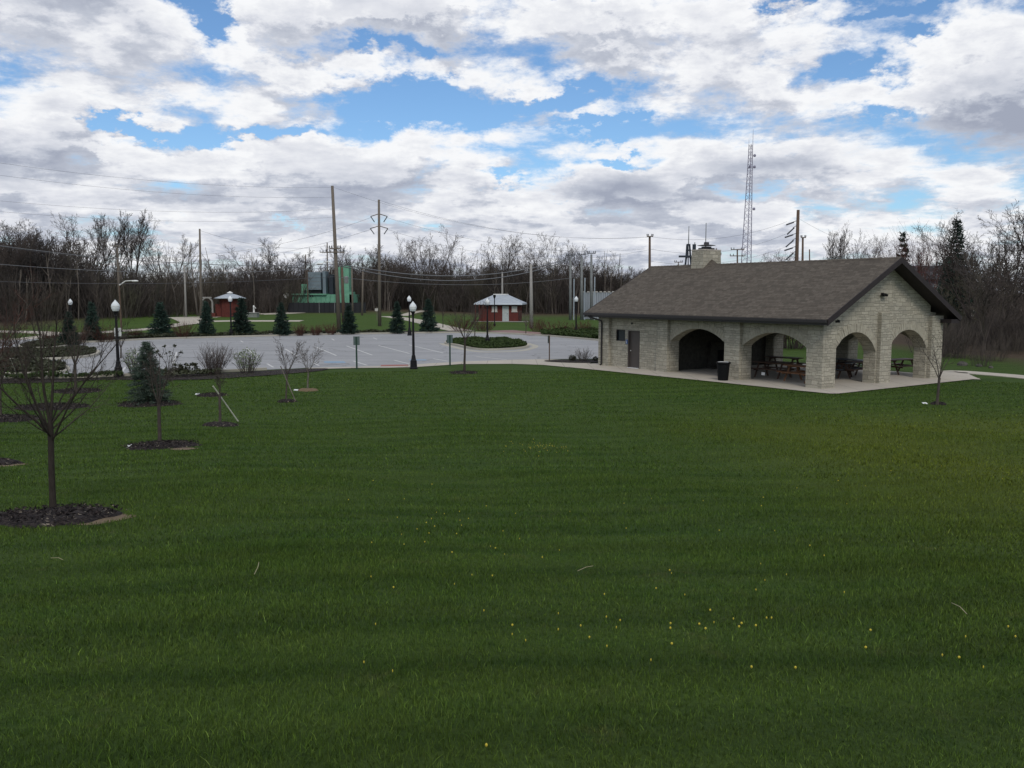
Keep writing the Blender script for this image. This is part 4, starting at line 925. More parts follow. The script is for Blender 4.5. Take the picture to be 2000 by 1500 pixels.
# ------------------------------------------------------------------ picnic shelter (local x = -s, y = t)
SH = empty('picnic_shelter', (*BO, .0), TH, 'stone picnic shelter with arched openings and a brown shingle roof', 'building')
L, Wd, ZE, ZR = 15.33, 9.29, 3.09, 5.827; OF, OG = .52, .56; SL = (ZR-ZE)/(Wd/2+OF)
def zroof(t_): return ZR-SL*abs(t_-Wd/2)
RC, TK = .2, .62      # recess of the wall behind buttress faces; wall thickness
def arch(u0, u1, zs, ztp, n=20):
    hw = (u1-u0)/2; rise = ztp-zs; Rr = (hw*hw+rise*rise)/(2*rise); c_ = ((u0+u1)/2, ztp-Rr); a0 = math.asin(min(1, hw/Rr))
    return [(c_[0]+Rr*math.sin(a), c_[1]+Rr*math.cos(a)) for a in np.linspace(-a0, a0, n+1)], c_, Rr, a0
def wall_arches(name, axis_, p0, p1, u0, u1, arches, top, base=0.0):
    # axis_ 'x': wall runs along local x, thickness along y p0..p1 ; axis_ 'y': runs along y, thickness along x
    q = Q(); f = (lambda u, p, z: (u, p, z)) if axis_ == 'x' else (lambda u, p, z: (p, u, z))
    def seg(ua, ub, za, zb, sides):
        ta, tb = top(ua), top(ub)
        v = [f(ua, p0, za), f(ub, p0, zb), f(ub, p0, tb), f(ua, p0, ta), f(ua, p1, za), f(ub, p1, zb), f(ub, p1, tb), f(ua, p1, ta)]
        fa = [(0, 1, 2, 3), (5, 4, 7, 6), (4, 5, 1, 0), (3, 2, 6, 7)]
        if sides: fa += [(4, 0, 3, 7), (1, 5, 6, 2)]
        q.add(v, fa)
    cur = u0
    brk = []
    for (a, b_, zs, zt_) in sorted(arches):
        brk.append((cur, a)); cur = b_
    brk.append((cur, u1))
    for a, b_ in brk:
        if b_-a > 1e-4:
            pts = [a]+([Wd/2] if axis_ == 'y' and a < Wd/2 < b_ else [])+[b_]
            for i in range(len(pts)-1): seg(pts[i], pts[i+1], base, base, True)
    for (a, b_, zs, zt_) in arches:
        c_, _, _, _ = arch(a, b_, zs, zt_)
        for i in range(len(c_)-1): seg(c_[i][0], c_[i+1][0], c_[i][1], c_[i+1][1], False)
    o = q.build(name, 'stone', SH)
    # voussoirs on both faces
    rg3 = random.Random(int(u0*10)+7)
    for (a, b_, zs, zt_) in arches:
        _, c_, Rr, a0 = arch(a, b_, zs, zt_); n = int(2*a0*Rr/.135)
        for face, s_ in ((p0, -1 if p0 < p1 else 1), (p1, 1 if p0 < p1 else -1)):
            vq = Q()
            for k in range(n):
                x0_, x1_ = -a0+2*a0*(k+.06)/n, -a0+2*a0*(k+.94)/n; r0_, r1_ = Rr+.004, Rr+rg3.uniform(.30, .44); pr = face+s_*rg3.uniform(.006, .03); bk = face-s_*.02
                vv = [(c_[0]+r*math.sin(x_), c_[1]+r*math.cos(x_)) for x_, r in ((x0_, r0_), (x1_, r0_), (x1_, r1_), (x0_, r1_))]
                vq.add([f(m_[0], pr, m_[1]) for m_ in vv]+[f(m_[0], bk, m_[1]) for m_ in vv], [(0, 1, 2, 3), (0, 1, 5, 4), (1, 2, 6, 5), (2, 3, 7, 6), (3, 0, 4, 7)])
            vq.build('arch_stones', 'stone_plain', SH)
    return o
ftop = lambda u: ZE+SL*(OF+RC)-.20
wall_arches('front_wall', 'x', RC, RC+TK, -10.2, -.30, [(-4.68, -.88, 1.68, 2.38), (-9.62, -5.68, 1.66, 2.40)], ftop)
wall_arches('back_wall', 'x', Wd-RC, Wd-RC-TK, -10.2, -.30, [(-4.68, -.88, 1.68, 2.38), (-9.62, -5.68, 1.66, 2.40)], ftop)
gt = lambda u: zroof(u)-.21
wall_arches('gable_wall', 'y', -RC, -RC-TK, RC+TK, Wd-RC-TK, [(1.02, 4.12, 1.50, 2.44), (5.12, 8.22, 1.52, 2.46)], gt)
wall_arches('gable_wall', 'y', -L+RC, -L+RC+TK, RC+TK+.001, Wd-RC-TK-.001, [], gt)
# room walls: front with door and window openings
q = Q(); y0, y1 = RC, RC+TK
def wb(xa, xb, za, zb, ya=y0, yb=y1): q.box2((xa, ya, za), (xb, yb, zb))
dx0, dx1, wx0, wx1, wz0, wz1 = -12.95, -12.02, -14.02, -13.22, 1.50, 2.15
ft = ftop(0)
wb(-L+.30, wx0, 0, ft); wb(wx0, wx1, 0, wz0); wb(wx0, wx1, wz1, ft); wb(wx1, dx0, 0, ft); wb(dx0, dx1, 2.12, ft); wb(dx1, -10.2, 0, ft)
q.build('room_wall', 'stone', SH); q = Q()
wb(-L+.30, -10.2, 0, ft, Wd-RC-TK, Wd-RC); q.build('room_wall', 'stone', SH)
q = Q()
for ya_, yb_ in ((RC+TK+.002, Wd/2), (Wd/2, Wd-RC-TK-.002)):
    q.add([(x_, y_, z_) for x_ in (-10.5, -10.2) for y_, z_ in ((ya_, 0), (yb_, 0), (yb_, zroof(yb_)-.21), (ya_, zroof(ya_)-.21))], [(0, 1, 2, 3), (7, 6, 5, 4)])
q.build('inner_wall', 'stone_shaded', SH)
d = Q().box2((dx0+.03, y0+.10, .02), (dx1-.03, y0+.15, 2.09)).build('door', 'door_brown', SH)
Q().lathe([(0, 0), (.028, 0), (.034, .02), (.028, .045), (0, .05)], 10).build('handle', 'white_metal', d, loc=(dx0+.13, y0+.095, 1.0)).rotation_euler = (PI/2, 0, 0)
q = Q(); q.box2((dx0-.02, y0-.012, 0), (dx0+.035, y0+.2, 2.13)); q.box2((dx1-.035, y0-.012, 0), (dx1+.02, y0+.2, 2.13)); q.box2((dx0+.035, y0-.012, 2.085), (dx1-.035, y0+.2, 2.13)); q.build('door_frame', 'door_brown', d)
Q().box2((dx0+.03, y0-.10, -.001+.04), (dx1-.03, y0+.09, .06)).build('threshold', 'tag_white', d)
w_ = Q().box2((wx0+.03, y0+.12, wz0+.03), (wx1-.03, y0+.14, wz1-.03)).build('window', 'glass_dark', SH)
q = Q(); q.box2((wx0, y0+.05, wz0), (wx0+.035, y0+.16, wz1)); q.box2((wx1-.035, y0+.05, wz0), (wx1, y0+.16, wz1)); q.box2((wx0+.035, y0+.05, wz1-.035), (wx1-.035, y0+.16, wz1)); q.box2((wx0+.035, y0+.05, wz0), (wx1-.035, y0+.16, wz0+.035)); q.build('frame', 'gutter_dark', w_)
sg = Q().box2((-13.14, y0-.022, 1.36), (-12.99, y0-.002, 1.60)).build('restroom_sign', 'sign_blue', SH)
q = Q(); q.lathe([(0, 0), (.016, 0), (.016, .004), (0, .004)], 8); q.box((0, -.055, .002), (.035, .07, .004)); q.box((-.01, -.115, .002), (.012, .05, .004)); q.box((.012, -.115, .002), (.012, .05, .004))
o = q.build('pictogram', 'tag_white', sg, loc=(-13.065, y0-.0235, 1.53)); o.rotation_euler = (PI/2, 0, 0)
# buttresses
def but(xa, xb, ya, yb, zt_, cap=None):
    q = Q(); q.box2((xa, ya, 0), (xb, yb, zt_)); return q
et = ftop(0)-.02
for nm, (xa, xb, ya, yb, z_) in [('buttress', (-.85, 0, 0, .92, et-.15)), ('buttress', (-5.66, -4.70, 0, RC+TK+.05, et)), ('buttress', (-10.45, -9.64, 0, RC+TK+.05, et)), ('buttress', (-L, -14.42, 0, .9, et-.15)),
                                  ('buttress', (-.85, 0, Wd-.95, Wd, et-.15)), ('buttress', (-5.66, -4.70, Wd-RC-TK-.05, Wd, et)), ('buttress', (-10.45, -9.64, Wd-RC-TK-.05, Wd, et)), ('buttress', (-L, -14.42, Wd-.9, Wd, et-.15))]:
    but(xa, xb, ya, yb, z_).build(nm, 'stone', SH)
# middle gable buttress with a weathered sloping head
q = Q(); xa, xb, ya, yb, zh = -RC-TK-.05, 0, 4.20, 5.06, 3.30
v = [(xa, ya, 0), (xb, ya, 0), (xb, yb, 0), (xa, yb, 0), (xa, ya, zh+.18), (xb, ya, zh), (xb, yb, zh), (xa, yb, zh+.18)]
q.add(v, [(0, 1, 5, 4), (1, 2, 6, 5), (2, 3, 7, 6), (3, 0, 4, 7), (4, 5, 6, 7)]); q.build('buttress', 'stone', SH)
# roof
def roofslab(x0_, x1_, lift0, lift1, tmin, tmax, rq, ridge=True):
    for sg_ in (-1, 1):
        te = -OF+tmin if sg_ < 0 else Wd+OF-tmin; tm = Wd/2
        za, zb = zroof(te), ZR
        v = [(x0_, te, za+lift0), (x1_, te, za+lift0), (x1_, tm, zb+lift0), (x0_, tm, zb+lift0), (x0_, te, za+lift1), (x1_, te, za+lift1), (x1_, tm, zb+lift1), (x0_, tm, zb+lift1)]
        rq.add(v, [(0, 1, 2, 3), (7, 6, 5, 4), (0, 4, 5, 1), (0, 3, 7, 4), (1, 5, 6, 2)])
rq = Q(); roofslab(-L-.65, OG, -.035, 0, 0, 0, rq); RF = rq.build('roof', 'shingle', SH)
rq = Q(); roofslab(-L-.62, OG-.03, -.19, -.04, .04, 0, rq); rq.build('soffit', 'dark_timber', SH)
q = Q(); n = 60                                                     # ridge cap shingles
for i in range(n):
    x0_ = -L-.65+(L+.65+OG)*i/n; x1_ = x0_+(L+.65+OG)/n
    for sg_ in (-1, 1):
        q.add([(x0_, Wd/2, ZR+.022), (x1_, Wd/2, ZR+.008), (x1_, Wd/2+sg_*.15, ZR+.008-.15*SL), (x0_, Wd/2+sg_*.15, ZR+.022-.15*SL)], [(0, 1, 2, 3)])
q.build('ridge_cap', 'shingle', RF)
for sg_ in (-1, 1):
    te = -OF if sg_ < 0 else Wd+OF; z_ = zroof(te); q = Q()
    yc = te+sg_*.075; q.box2((-L-.65, yc-.065, z_-.15), (OG, yc+.065, z_-.02)); q.box2((-L-.65, te-sg_*.045-.02, z_-.26), (OG, te-sg_*.045+.02, z_-.045)); q.build('gutter', 'gutter_dark', SH)
    for X_ in (OG+.02, -L-.67):
        q = Q(); v = []
        for (tt, zz_) in ((te, z_), (Wd/2, ZR)):
            v += [(X_-.018, tt, zz_-.27), (X_+.018, tt, zz_-.27), (X_+.018, tt, zz_+.012), (X_-.018, tt, zz_+.012)]
        q.add(v, [(0, 1, 5, 4), (1, 2, 6, 5), (2, 3, 7, 6), (3, 0, 4, 7), (0, 3, 2, 1), (4, 5, 6, 7)]); q.build('rake_board', 'dark_timber', SH)
    if sg_ > 0: q = Q(); q.box2((-.02, te-.06, z_-.34), (OG, te-.8, z_-.16)); q.build('eave_return', 'dark_timber', SH)
# purlins and truss chords under the roof
q = Q()
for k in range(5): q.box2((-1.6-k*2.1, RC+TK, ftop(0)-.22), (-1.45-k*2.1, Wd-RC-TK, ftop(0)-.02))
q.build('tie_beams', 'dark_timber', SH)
# downspout
q = Q(); q.tube([(-L-.2, -OF-.06, ZE-.15), (-L-.2, -OF-.06, ZE-.24), (-L+.35, -.09, ZE-.48), (-L+.35, -.055, ZE-.65), (-L+.35, -.055, .12), (-L+.35, -.14, .07)], .05, 8); q.build('downspout', 'gutter_dark', SH)
# chimney
q = Q(); yc = 4.95; cx = -11.75
def frus(q, cx, cy, z0, z1, a0, b0_, a1, b1_):
    v = [(cx+sx_*a0/2, cy+sy_*b0_/2, z0) for sx_, sy_ in ((-1, -1), (1, -1), (1, 1), (-1, 1))]+[(cx+sx_*a1/2, cy+sy_*b1_/2, z1) for sx_, sy_ in ((-1, -1), (1, -1), (1, 1), (-1, 1))]
    q.add(v, [(0, 1, 5, 4), (1, 2, 6, 5), (2, 3, 7, 6), (3, 0, 4, 7), (4, 5, 6, 7), (3, 2, 1, 0)])
frus(q, cx, yc, 4.8, 6.60, .98, 1.5, .90, 1.40); CH = q.build('chimney', 'stone', SH)
q = Q(); frus(q, cx, yc, 6.602, 6.67, .94, 1.44, .92, 1.42); q.build('chimney_cap', 'concrete', CH)
q = Q(); q.box((cx, yc, 6.72), (.55, .75, .09)); q.box((cx, yc, 6.80), (.35, .45, .1)); q.lathe([(0, 6.88), (.10, 6.885), (.50, 6.90), (.52, 6.915), (.30, 6.95), (.16, 6.96), (.14, 7.1), (0, 7.11)], 18, (cx, yc, 0)); q.build('flue_cowl', 'gutter_dark', CH)
q = Q(); q.add([(-11.26, 4.18, zroof(4.18)-.02), (-11.26, 5.72, zroof(5.72)-.02), (-11.26, 4.9, 6.12), (-10.55, 4.65, ZR+.0), (-10.62, 4.40, zroof(4.4)), (-10.62, 4.9, zroof(4.9))], None, [(0, 4, 2), (4, 3, 2), (2, 3, 5), (2, 5, 1)]); q.build('cricket', 'shingle', RF)
# fireplace on the inner wall
q = Q(); q.box2((-10.2, 3.6, 0), (-9.95, 4.15, 1.45)); q.box2((-10.2, 5.25, 0), (-9.95, 5.8, 1.45)); q.box2((-10.2, 3.6, 1.05), (-9.948, 5.8, 1.5)); q.box2((-10.2, 3.5, .02), (-9.6, 5.9, .14)); q.build('fireplace', 'stone_shaded', SH)
Q().box2((-10.21, 4.15, .14), (-10.185, 5.25, 1.05)).build('firebox', 'fire_black', SH)
# fittings on the gable
for (yy, zz_, nm) in ((4.42, 4.12, 'floodlight'), (.95, 2.98, 'floodlight')):
    q = Q(); q.box((-RC+.03, yy, zz_+.05), (.07, .12, .10)); q.box((-RC+.14, yy-.09, zz_), (.17, .13, .10), 0, 0, .35); q.box((-RC+.14, yy+.09, zz_), (.17, .13, .10), 0, 0, .35); q.build(nm, 'black_metal', SH)
Q().lathe([(0, 0), (.05, 0), (.06, .05), (.03, .09), (0, .1)], 10).build('wall_lamp', 'bulb_base', SH, loc=(-12.6, RC-.03, 2.52)).rotation_euler = (PI/2, 0, 0)

# ------------------------------------------------------------------ things at the shelter
def table(lab, s_, t_, rz, mat='wood_table', proto=None):
    p = Bw(s_, t_, .037); e = empty('picnic_table', p, TH+rz, lab, 'picnic table', 'picnic tables under the shelter roof')
    q = Q()
    for k in range(5): q.box((0, -.30+k*.15, .74), (1.9, .14, .04))
    q.build('table_top', mat, e)
    for sg_ in (-1, 1): Q().box((0, sg_*.62-.075, .44), (1.9, .13, .04)).box((0, sg_*.62+.075, .44), (1.9, .13, .04)).build('bench', mat, e)
    for sx_ in (-.65, .65):
        q = Q(); q.bar((sx_, -.22, .72), (sx_, -.58, .0), .08); q.bar((sx_, .22, .72), (sx_, .58, .0), .08); q.box((sx_+.045, 0, .40), (.04, 1.5, .09)); q.box((sx_+.045, 0, .69), (.04, .7, .07)); q.build('leg_frame', 'wood_orange' if mat == 'wood_orange' else 'wood_table', e)
    return e
def gl(u, v):
    d_ = at(u, v); r_ = np.array([d_.x, d_.y])-BO; return float(-(r_@ex)), float(r_@ny_)
for (u, v, lab, mat, rz, ds, dt) in [(1500, 741, 'dark brown picnic table nearest the front arch, left one', 'wood_table', .12, .3, .7), (1556, 749, 'orange brown picnic table nearest the front arch at the corner', 'wood_orange', -.1, .1, .6), (1655, 742, 'brown picnic table behind the left gable arch', 'wood_table', 1.5, .6, 1.0),
                                  (1765, 733, 'brown picnic table behind the right gable arch', 'wood_table', 1.45, .5, .3)]:
    s_, t_ = gl(u, v); table(lab, s_+ds, t_+dt, rz, mat)
table('grey topped picnic table in the middle of the shelter', 3.2, 5.2, .05, 'table_grey')
table('grey topped picnic table at the back of the shelter', 3.6, 7.3, -.05, 'table_grey')
table('dark brown picnic table deep in the shelter near the fireplace', 6.6, 5.6, .2, 'wood_table')
# white papers taped on the near tables
# bin
p = at(1412, 744); e = empty('trash_can', (p.x, p.y, .037), 0, 'black tapered trash can in front of the stone pier', 'trash can')
Q().lathe([(0, .0), (.235, 0), (.245, .03), (.275, .45), (.30, .78), (.30, .80)], 22).build('bin_body', 'black_plastic', e, True)
Q().lathe([(.30, .775), (.345, .80), (.345, .87), (.31, .885), (.28, .87), (.27, .70), (0, .68)], 22).build('rim', 'black_plastic', e, True)
Q().lathe([(.285, .86), (.262, .885), (.262, .86)], 22).build('bag_edge', 'tag_white', e)
for s_, t_, lab in ((4.05, .98, 'white paper tag low in the front arch, left one'), (1.45, .98, 'white paper tag low in the front arch, right one')):
    p = Bw(s_, t_, .34); o = Q().box((0, 0, 0), (.20, .008, .14)).build('paper_tag', 'tag_white', loc=p); o.rotation_euler = (0, 0, TH); tag(o, lab, 'paper tag')

# ------------------------------------------------------------------ lamp posts
def lamp_proto():
    e = empty('lamp_post', (0, 0, 0), 0, 'x', 'lamp post', 'black lamp posts with white acorn globes')
    Q().lathe([(0, 0), (.24, 0), (.24, .08), (.21, .12), (.19, .42), (.20, .46), (.15, .52), (.115, .70), (.12, .74), (.085, .80)], 16, rib=.03).build('base', 'black_metal', e)
    Q().lathe([(.085, .78), (.078, 1.6), (.058, 3.0), (.055, 3.05)], 14).build('pole', 'black_metal', e, True)
    Q().lathe([(.055, 3.0), (.09, 3.04), (.07, 3.08), (.10, 3.18), (.135, 3.24), (.135, 3.28), (0, 3.28)], 14).build('collar', 'black_metal', e)
    gb = Q().lathe([(.10, 3.27), (.155, 3.30), (.205, 3.42), (.215, 3.52), (.20, 3.60), (.16, 3.67), (.10, 3.74), (.065, 3.78), (.05, 3.80), (.03, 3.83), (0, 3.86)], 24, rib=.025).build('globe', 'globe_white', e)
    Q().lathe([(.219, 3.515), (.226, 3.53), (.219, 3.545)], 24).build('band', 'white_metal', gb)
    return e
LP = lamp_proto(); first = True
for (u, vb, vt, lab) in [(232, 736, 585, 'lamp post nearest the left, carrying a small white sign'), (808, 720.5, 588, 'lamp post on the lawn edge in the middle of the picture'), (800, 655.5, 577, 'lamp post behind the lot just left of the middle one'), (952, 673, 582, 'lamp post standing in the oval island'), (452, 657.5, 577, 'lamp post in front of the round red kiosk'), (1125, 652, 578, 'lamp post left of the shelter roof'), (141, 690, 583, 'lamp post among the twigs at the far left')]:
    p = at(u, vb)
    if u == 141: p = Vector(((141-1000)/F*78, 78, 0))
    zt_ = EYE+(HZ-vt)/F*p.y; s_ = (zt_-p.z)/3.86; s_ = (s_*.93, s_*.93, s_)
    if first: place(LP, p, 0, s_); LP['label'] = lab; first = False; TREE[LP.name] = kids(LP); [TREE.setdefault(k.name, kids(k)) for k in TREE[LP.name]]
    else: copy_tree(LP, p, .3*u, s_, lab)
lp_ = at(232, 736); e = empty('lamp_sign', (lp_.x, lp_.y+.1, 2.05), 0, 'small white sign fixed on the left lamp post', 'sign'); Q().box((0, .035, .2), (.34, .015, .42)).build('sign_plate', 'tag_white', e); Q().box((0, 0, .2), (.06, .06, .06)).build('bracket', 'black_metal', e)
p = Vector(((966-1000)/F*104, 104, zf(-2.1, 104))); e = empty('floodlight_post', p, 0, 'black post with a dark head left of the restroom door', 'lamp post'); Q().lathe([(.12, 0), (.12, .3), (.06, .4), (.055, 3.3)], 10).build('pole', 'black_metal', e); Q().lathe([(.06, 3.3), (.16, 3.5), (.17, 3.7), (.1, 3.75), (0, 3.76)], 10).build('lamp_head', 'black_metal', e)

# signs at the stalls
def stall_sign(u, vb, vt, rz, lab, post='sign_green'):
    p = at(u, vb); h = EYE+(HZ-vt)/F*p.y-p.z; e = empty('parking_sign', p, rz, lab, 'sign', 'parking signs at the near edge of the lot')
    Q().box((0, 0, h/2), (.085, .05, h)).build('post', post, e); s_ = Q().box((0, .05, h-.23), (.32, .012, .46)).build('sign_plate', 'sign_back', e)
    q = Q(); 
    for b_ in (-.165, .165): q.box((b_, .05, h-.23), (.014, .02, .475))
    for b_ in (0, -.46): q.box((0, .05, h+b_), (.34, .02, .014))
    q.build('border', 'sign_green', s_)
stall_sign(697, 721, 657, 0, 'sign with a green rimmed plate seen from behind left of the middle lamp')
stall_sign(879, 714, 654, .15, 'sign right of the middle lamp before the oval island')
stall_sign(1073, 706, 655, 1.25, 'dark sign seen almost edge on near the shelter', 'pole_brown')
p = at(745, 626); e = empty('small_sign', p, 0, 'small pale sign on a post by the second tall pole', 'sign'); e.location = ((737-1000)/F*p.y, p.y, p.z); Q().box((0, 0, .9), (.08, .06, 1.8)).build('post', 'pole_wood', e); Q().box((0, -.04, 1.4), (.5, .02, .36)).build('sign_plate', 'window_pale', e)

# ------------------------------------------------------------------ utility poles
def pole(uT, vT, uB, Y, lab, r=.15, mat='pole_wood', arms=(), name='utility_pole', mat_arm='pole_wood', extra=None, grp='utility poles across the park'):
    b_ = Vector(((uB-1000)/F*Y, Y, 0)); b_.z = zf(b_.x, Y); t_ = pt(uT, vT, Y)-b_
    e = empty(name, b_, 0, lab, 'utility pole', grp)
    Q().tube([(0, 0, -.3), t_*.5, t_], [r*1.25, r, r*.75], 10, True).build('pole', mat, e, True)
    for (v_, hw, kind) in arms:
        f = (EYE+(HZ-v_)/F*Y-b_.z)/t_.z; c_ = t_*f; w_ = hw/F*Y; q = Q(); ins = Q()
        if kind == 'arm':
            q.box((c_.x, -r-.05, c_.z), (2*w_, .10, .13))
            for s_ in (-.95, -.55, .55, .95): Q().lathe([(.02, 0), (.07, .05), (.05, .12), (.07, .18), (.02, .28)], 8, (c_.x+w_*s_, -r-.05, c_.z+.06)).build('insulator', 'insulator', e)
        elif kind == 'vee':
            for s_ in (-1, 1): q.tube([(c_.x, 0, c_.z+.2), (c_.x+s_*w_, 0, c_.z-.1)], .05, 5, True); Q().tube([(c_.x+s_*w_, 0, c_.z-.1), (c_.x+s_*w_*.55, 0, c_.z-.75)], .06, 6, True).build('insulator', 'insulator', e)
        elif kind == 'left':
            q.tube([(c_.x, 0, c_.z), (c_.x-w_, 0, c_.z-.55)], .045, 5, True); Q().tube([(c_.x-w_*.35, 0, c_.z-.25), (c_.x-w_, 0, c_.z-.62)], .1, 7, True).build('insulator', 'insulator', e); Q().tube([(c_.x-w_*.3, 0, c_.z-1.0), (c_.x-w_*.9, 0, c_.z-1.9)], .1, 7, True).build('insulator', 'insulator', e); q.tube([(c_.x, 0, c_.z-.6), (c_.x-w_*.4, 0, c_.z-1.0)], .04, 4, True)
        elif kind == 'can':
            ins.lathe([(0, 0), (.25, 0), (.27, .1), (.27, .8), (.2, .9), (0, .92)], 12, (c_.x+r+.3, 0, c_.z-.9))
        if q.n: q.build('crossarm', mat_arm, e)
        if ins.n: ins.build('insulator' if kind != 'can' else 'transformer', 'insulator' if kind != 'can' else 'steel_grey', e)
    return e
pole(649, 363, 663, 96, 'tallest leaning utility pole in front of the green plant', .20, arms=[(487, 11, 'arm'), (494, 18, 'arm')])
pole(740, 390, 742, 102, 'second tallest utility pole, with two pairs of brackets', .17, arms=[(424, 16, 'vee'), (447, 17, 'vee')])
pole(390, 447, 395, 116, 'utility pole left of the round red kiosk', .15)
pole(360, 518, 365, 120, 'pale short pole left of the pale arch', .13, 'pole_pale')
pole(416, 525, 419, 138, 'thin pole just right of the pale arch', .10)
pole(440, 534, 440, 140, 'thin pole rising behind the kiosk roof', .10)
pole(668, 522, 672, 108, 'dark brown pole close behind the tallest one', .19, 'pole_brown', arms=[(540, 4, 'can')])
pole(687, 519, 690, 128, 'pole right of the green tower, nearer of two', .13)
pole(709, 524, 708, 128, 'pole right of the green tower, farther of two', .13)
pole(597, 497, 599, 150, 'pole behind the green industrial plant', .13, 'pole_wood', arms=[(513, 8, 'arm')])
pole(639, 474, 641, 150, 'pole with a cross bar left of the tallest pole', .12, 'pole_wood', arms=[(494, 14, 'arm')])
pole(229, 480, 236, 118, 'pole with a cross arm above the left lamp post', .15, arms=[(482, 13, 'arm')])
pole(1037, 516, 1038, 100, 'pale concrete pole right of the brick restroom', .19, 'pole_pale')
pole(981, 531, 981, 122, 'pale spike like pole behind the restroom roof', .13, 'pole_pale')
for k, (u, vt, u2, vt2, lab) in enumerate([(1114, 502, 1120, 545, 'leftmost of the three grey steel poles left of the shelter'), (1136, 500, 1141, 543, 'middle one of the three grey steel poles'), (1155, 497, 1160, 541, 'rightmost of the three grey steel poles')]):
    e = pole(u, vt, u, 122, lab, .19, 'steel_grey', arms=[(vt-1, 8, 'arm')], mat_arm='insulator', name='steel_pole', grp='grey steel poles by the metal fence')
    X1 = (u2-u)/F*122; q = Q(); q.tube([(X1, -.3, 0), (X1, -.3, EYE+(HZ-vt2)/F*122-e.location.z)], .09, 8, True); q.build('mast', 'roof_metal', e)
pole(1269, 461, 1268, 112, 'wooden pole above the left end of the shelter roof', .18, 'pole_brown', arms=[(464, 6, 'arm')])
pole(1559, 410, 1551, 120, 'leaning pole with three pairs of insulators at its left', .26, 'pole_brown', arms=[(433, 22, 'left'), (457, 24, 'left'), (482, 24, 'left')], mat_arm='insulator')
e = pole(1568, 465, 1565, 122, 'short pole beside the leaning one with insulators', .17, 'pole_brown', arms=[(466, 5, 'arm')]); 
pole(1581, 487, 1581, 122, 'thin stub pole right of the leaning one', .1, 'pole_brown')
pole(1440, 487, 1440, 135, 'short pole with two crossarms behind the shelter roof', .14, 'pole_brown', arms=[(489, 13, 'arm'), (501, 15, 'arm')])
pole(1399, 485, 1399, 120, 'dark pole just right of the chimney', .12, 'pole_brown', arms=[(499, 9, 'arm')])
pole(1325, 512, 1325, 150, 'small far pole right of the wooden pole', .1, 'pole_brown', arms=[(513, 8, 'arm')])
# cobra head street lights
def cobra(u0, v0, u1, v1, Y, lab, base=True, mat='steel_grey'):
    a = pt(u0, v0, Y); b_ = pt(u1, v1, Y); zb = zf(a.x, Y); e = empty('street_light', (a.x, Y, zb), 0, lab, 'street light'); a_ = a-e.location; b2 = b_-e.location
    if base: Q().tube([(0, 0, 0), a_], [.11, .07], 8).build('pole', 'pole_brown', e)
    m_ = a_.lerp(b2, .45)+Vector((0, 0, .22)); Q().tube([a_, m_, b2], [.06, .05, .05], 6).build('arm', mat, e)
    d_ = 1 if b_.x > a.x else -1; Q().lathe([(0, -.12), (.14, -.1), (.2, 0), (.15, .1), (0, .14)], 10, (0, 0, 0)).build('lamp_head', mat, e, loc=(b2.x+d_*.2, b2.y, b2.z-.05)).scale = (1.9, 1, .8)
cobra(233, 557, 260, 548, 92, 'pale curved street light arm above the left lamp post', mat='white_metal')
cobra(650, 515, 628, 514.5, 96, 'street light head reaching left from the tallest pole', base=False, mat='white_metal')
cobra(600, 527, 568, 522, 140, 'dark street light arm behind the green plant', mat='insulator')
# wires
WN = [0]
def wire(a, b_, sag, r, lab, mat='wire', name='power_line'):
    a, b_ = Vector(a), Vector(b_); n = 26; P = [a.lerp(b_, i/n)-Vector((0, 0, 4*sag*(i/n)*(1-i/n))) for i in range(n+1)]
    tag(Q().tube(P, r, 4).build(name, mat), lab, 'cable', 'overhead lines')
P1 = lambda v: pt(649+(v-363)*.0505, v, 96); P2 = lambda v, du=0: pt(740.3+du, v, 102); P16 = lambda v, du=0: pt(1269+du, v, 112); P17 = lambda v, du=0: pt(1557+du, v, 120)
LE = lambda v: pt(-120, v, 70)
for (va, vb_, lab) in [(366, 300, 'topmost of the wires running left from the tallest pole'), (385, 325, 'second wire running left from the tallest pole'), (408, 380, 'third wire running left from the tallest pole'), (424, 402, 'fourth wire running left from the tallest pole')]:
    wire(P1(va), LE(vb_), .8, .008, lab)
wire(P1(516), pt(-120, 462, 80), 1.0, .03, 'thick cable running left from the tallest pole', 'cable_grey')
wire(P1(522), pt(-120, 505, 80), .9, .025, 'lower cable running left from the tallest pole', 'cable_grey')
wire(P1(540), pt(-120, 545, 85), .6, .02, 'lowest thin cable running left from the tallest pole')
wire(P1(514), pt(1114, 504, 122), 1.9, .055, 'upper thick cable sagging from the tallest pole to the steel poles', 'cable_grey', 'overhead_cable')
wire(P1(517), pt(1114, 507, 122), 2.3, .055, 'lower thick cable sagging from the tallest pole to the steel poles', 'cable_grey', 'overhead_cable')
wire(P1(541), pt(1136, 540, 122), 1.0, .025, 'thin cable below the two thick sagging ones', 'cable_grey', 'overhead_cable')
wire(P1(365), P16(462), 2.0, .009, 'long wire from the top of the tallest pole to the wooden pole')
wire(P2(391), P16(463), 1.6, .010, 'wire from the top of the second tall pole to the wooden pole')
wire(P2(425, 16), P16(486, -10), 1.6, .010, 'wire from the upper bracket of the second pole to the right')
wire(P2(448, 16), P16(486, 8), 2.2, .010, 'wire from the lower bracket of the second pole to the right')
wire(P2(425, -16), pt(394, 497, 116), .8, .013, 'wire from the upper bracket of the second pole down left')
wire(P2(448, -16), pt(394, 510, 116), .8, .013, 'wire from the lower bracket of the second pole down left')
wire(pt(390, 450, 116), pt(640, 480, 150), 1.2, .014, 'wire from the kiosk pole towards the cross bar pole')
wire(pt(392, 500, 116), pt(-60, 470, 100), 1.0, .014, 'wire from the kiosk pole to the left')
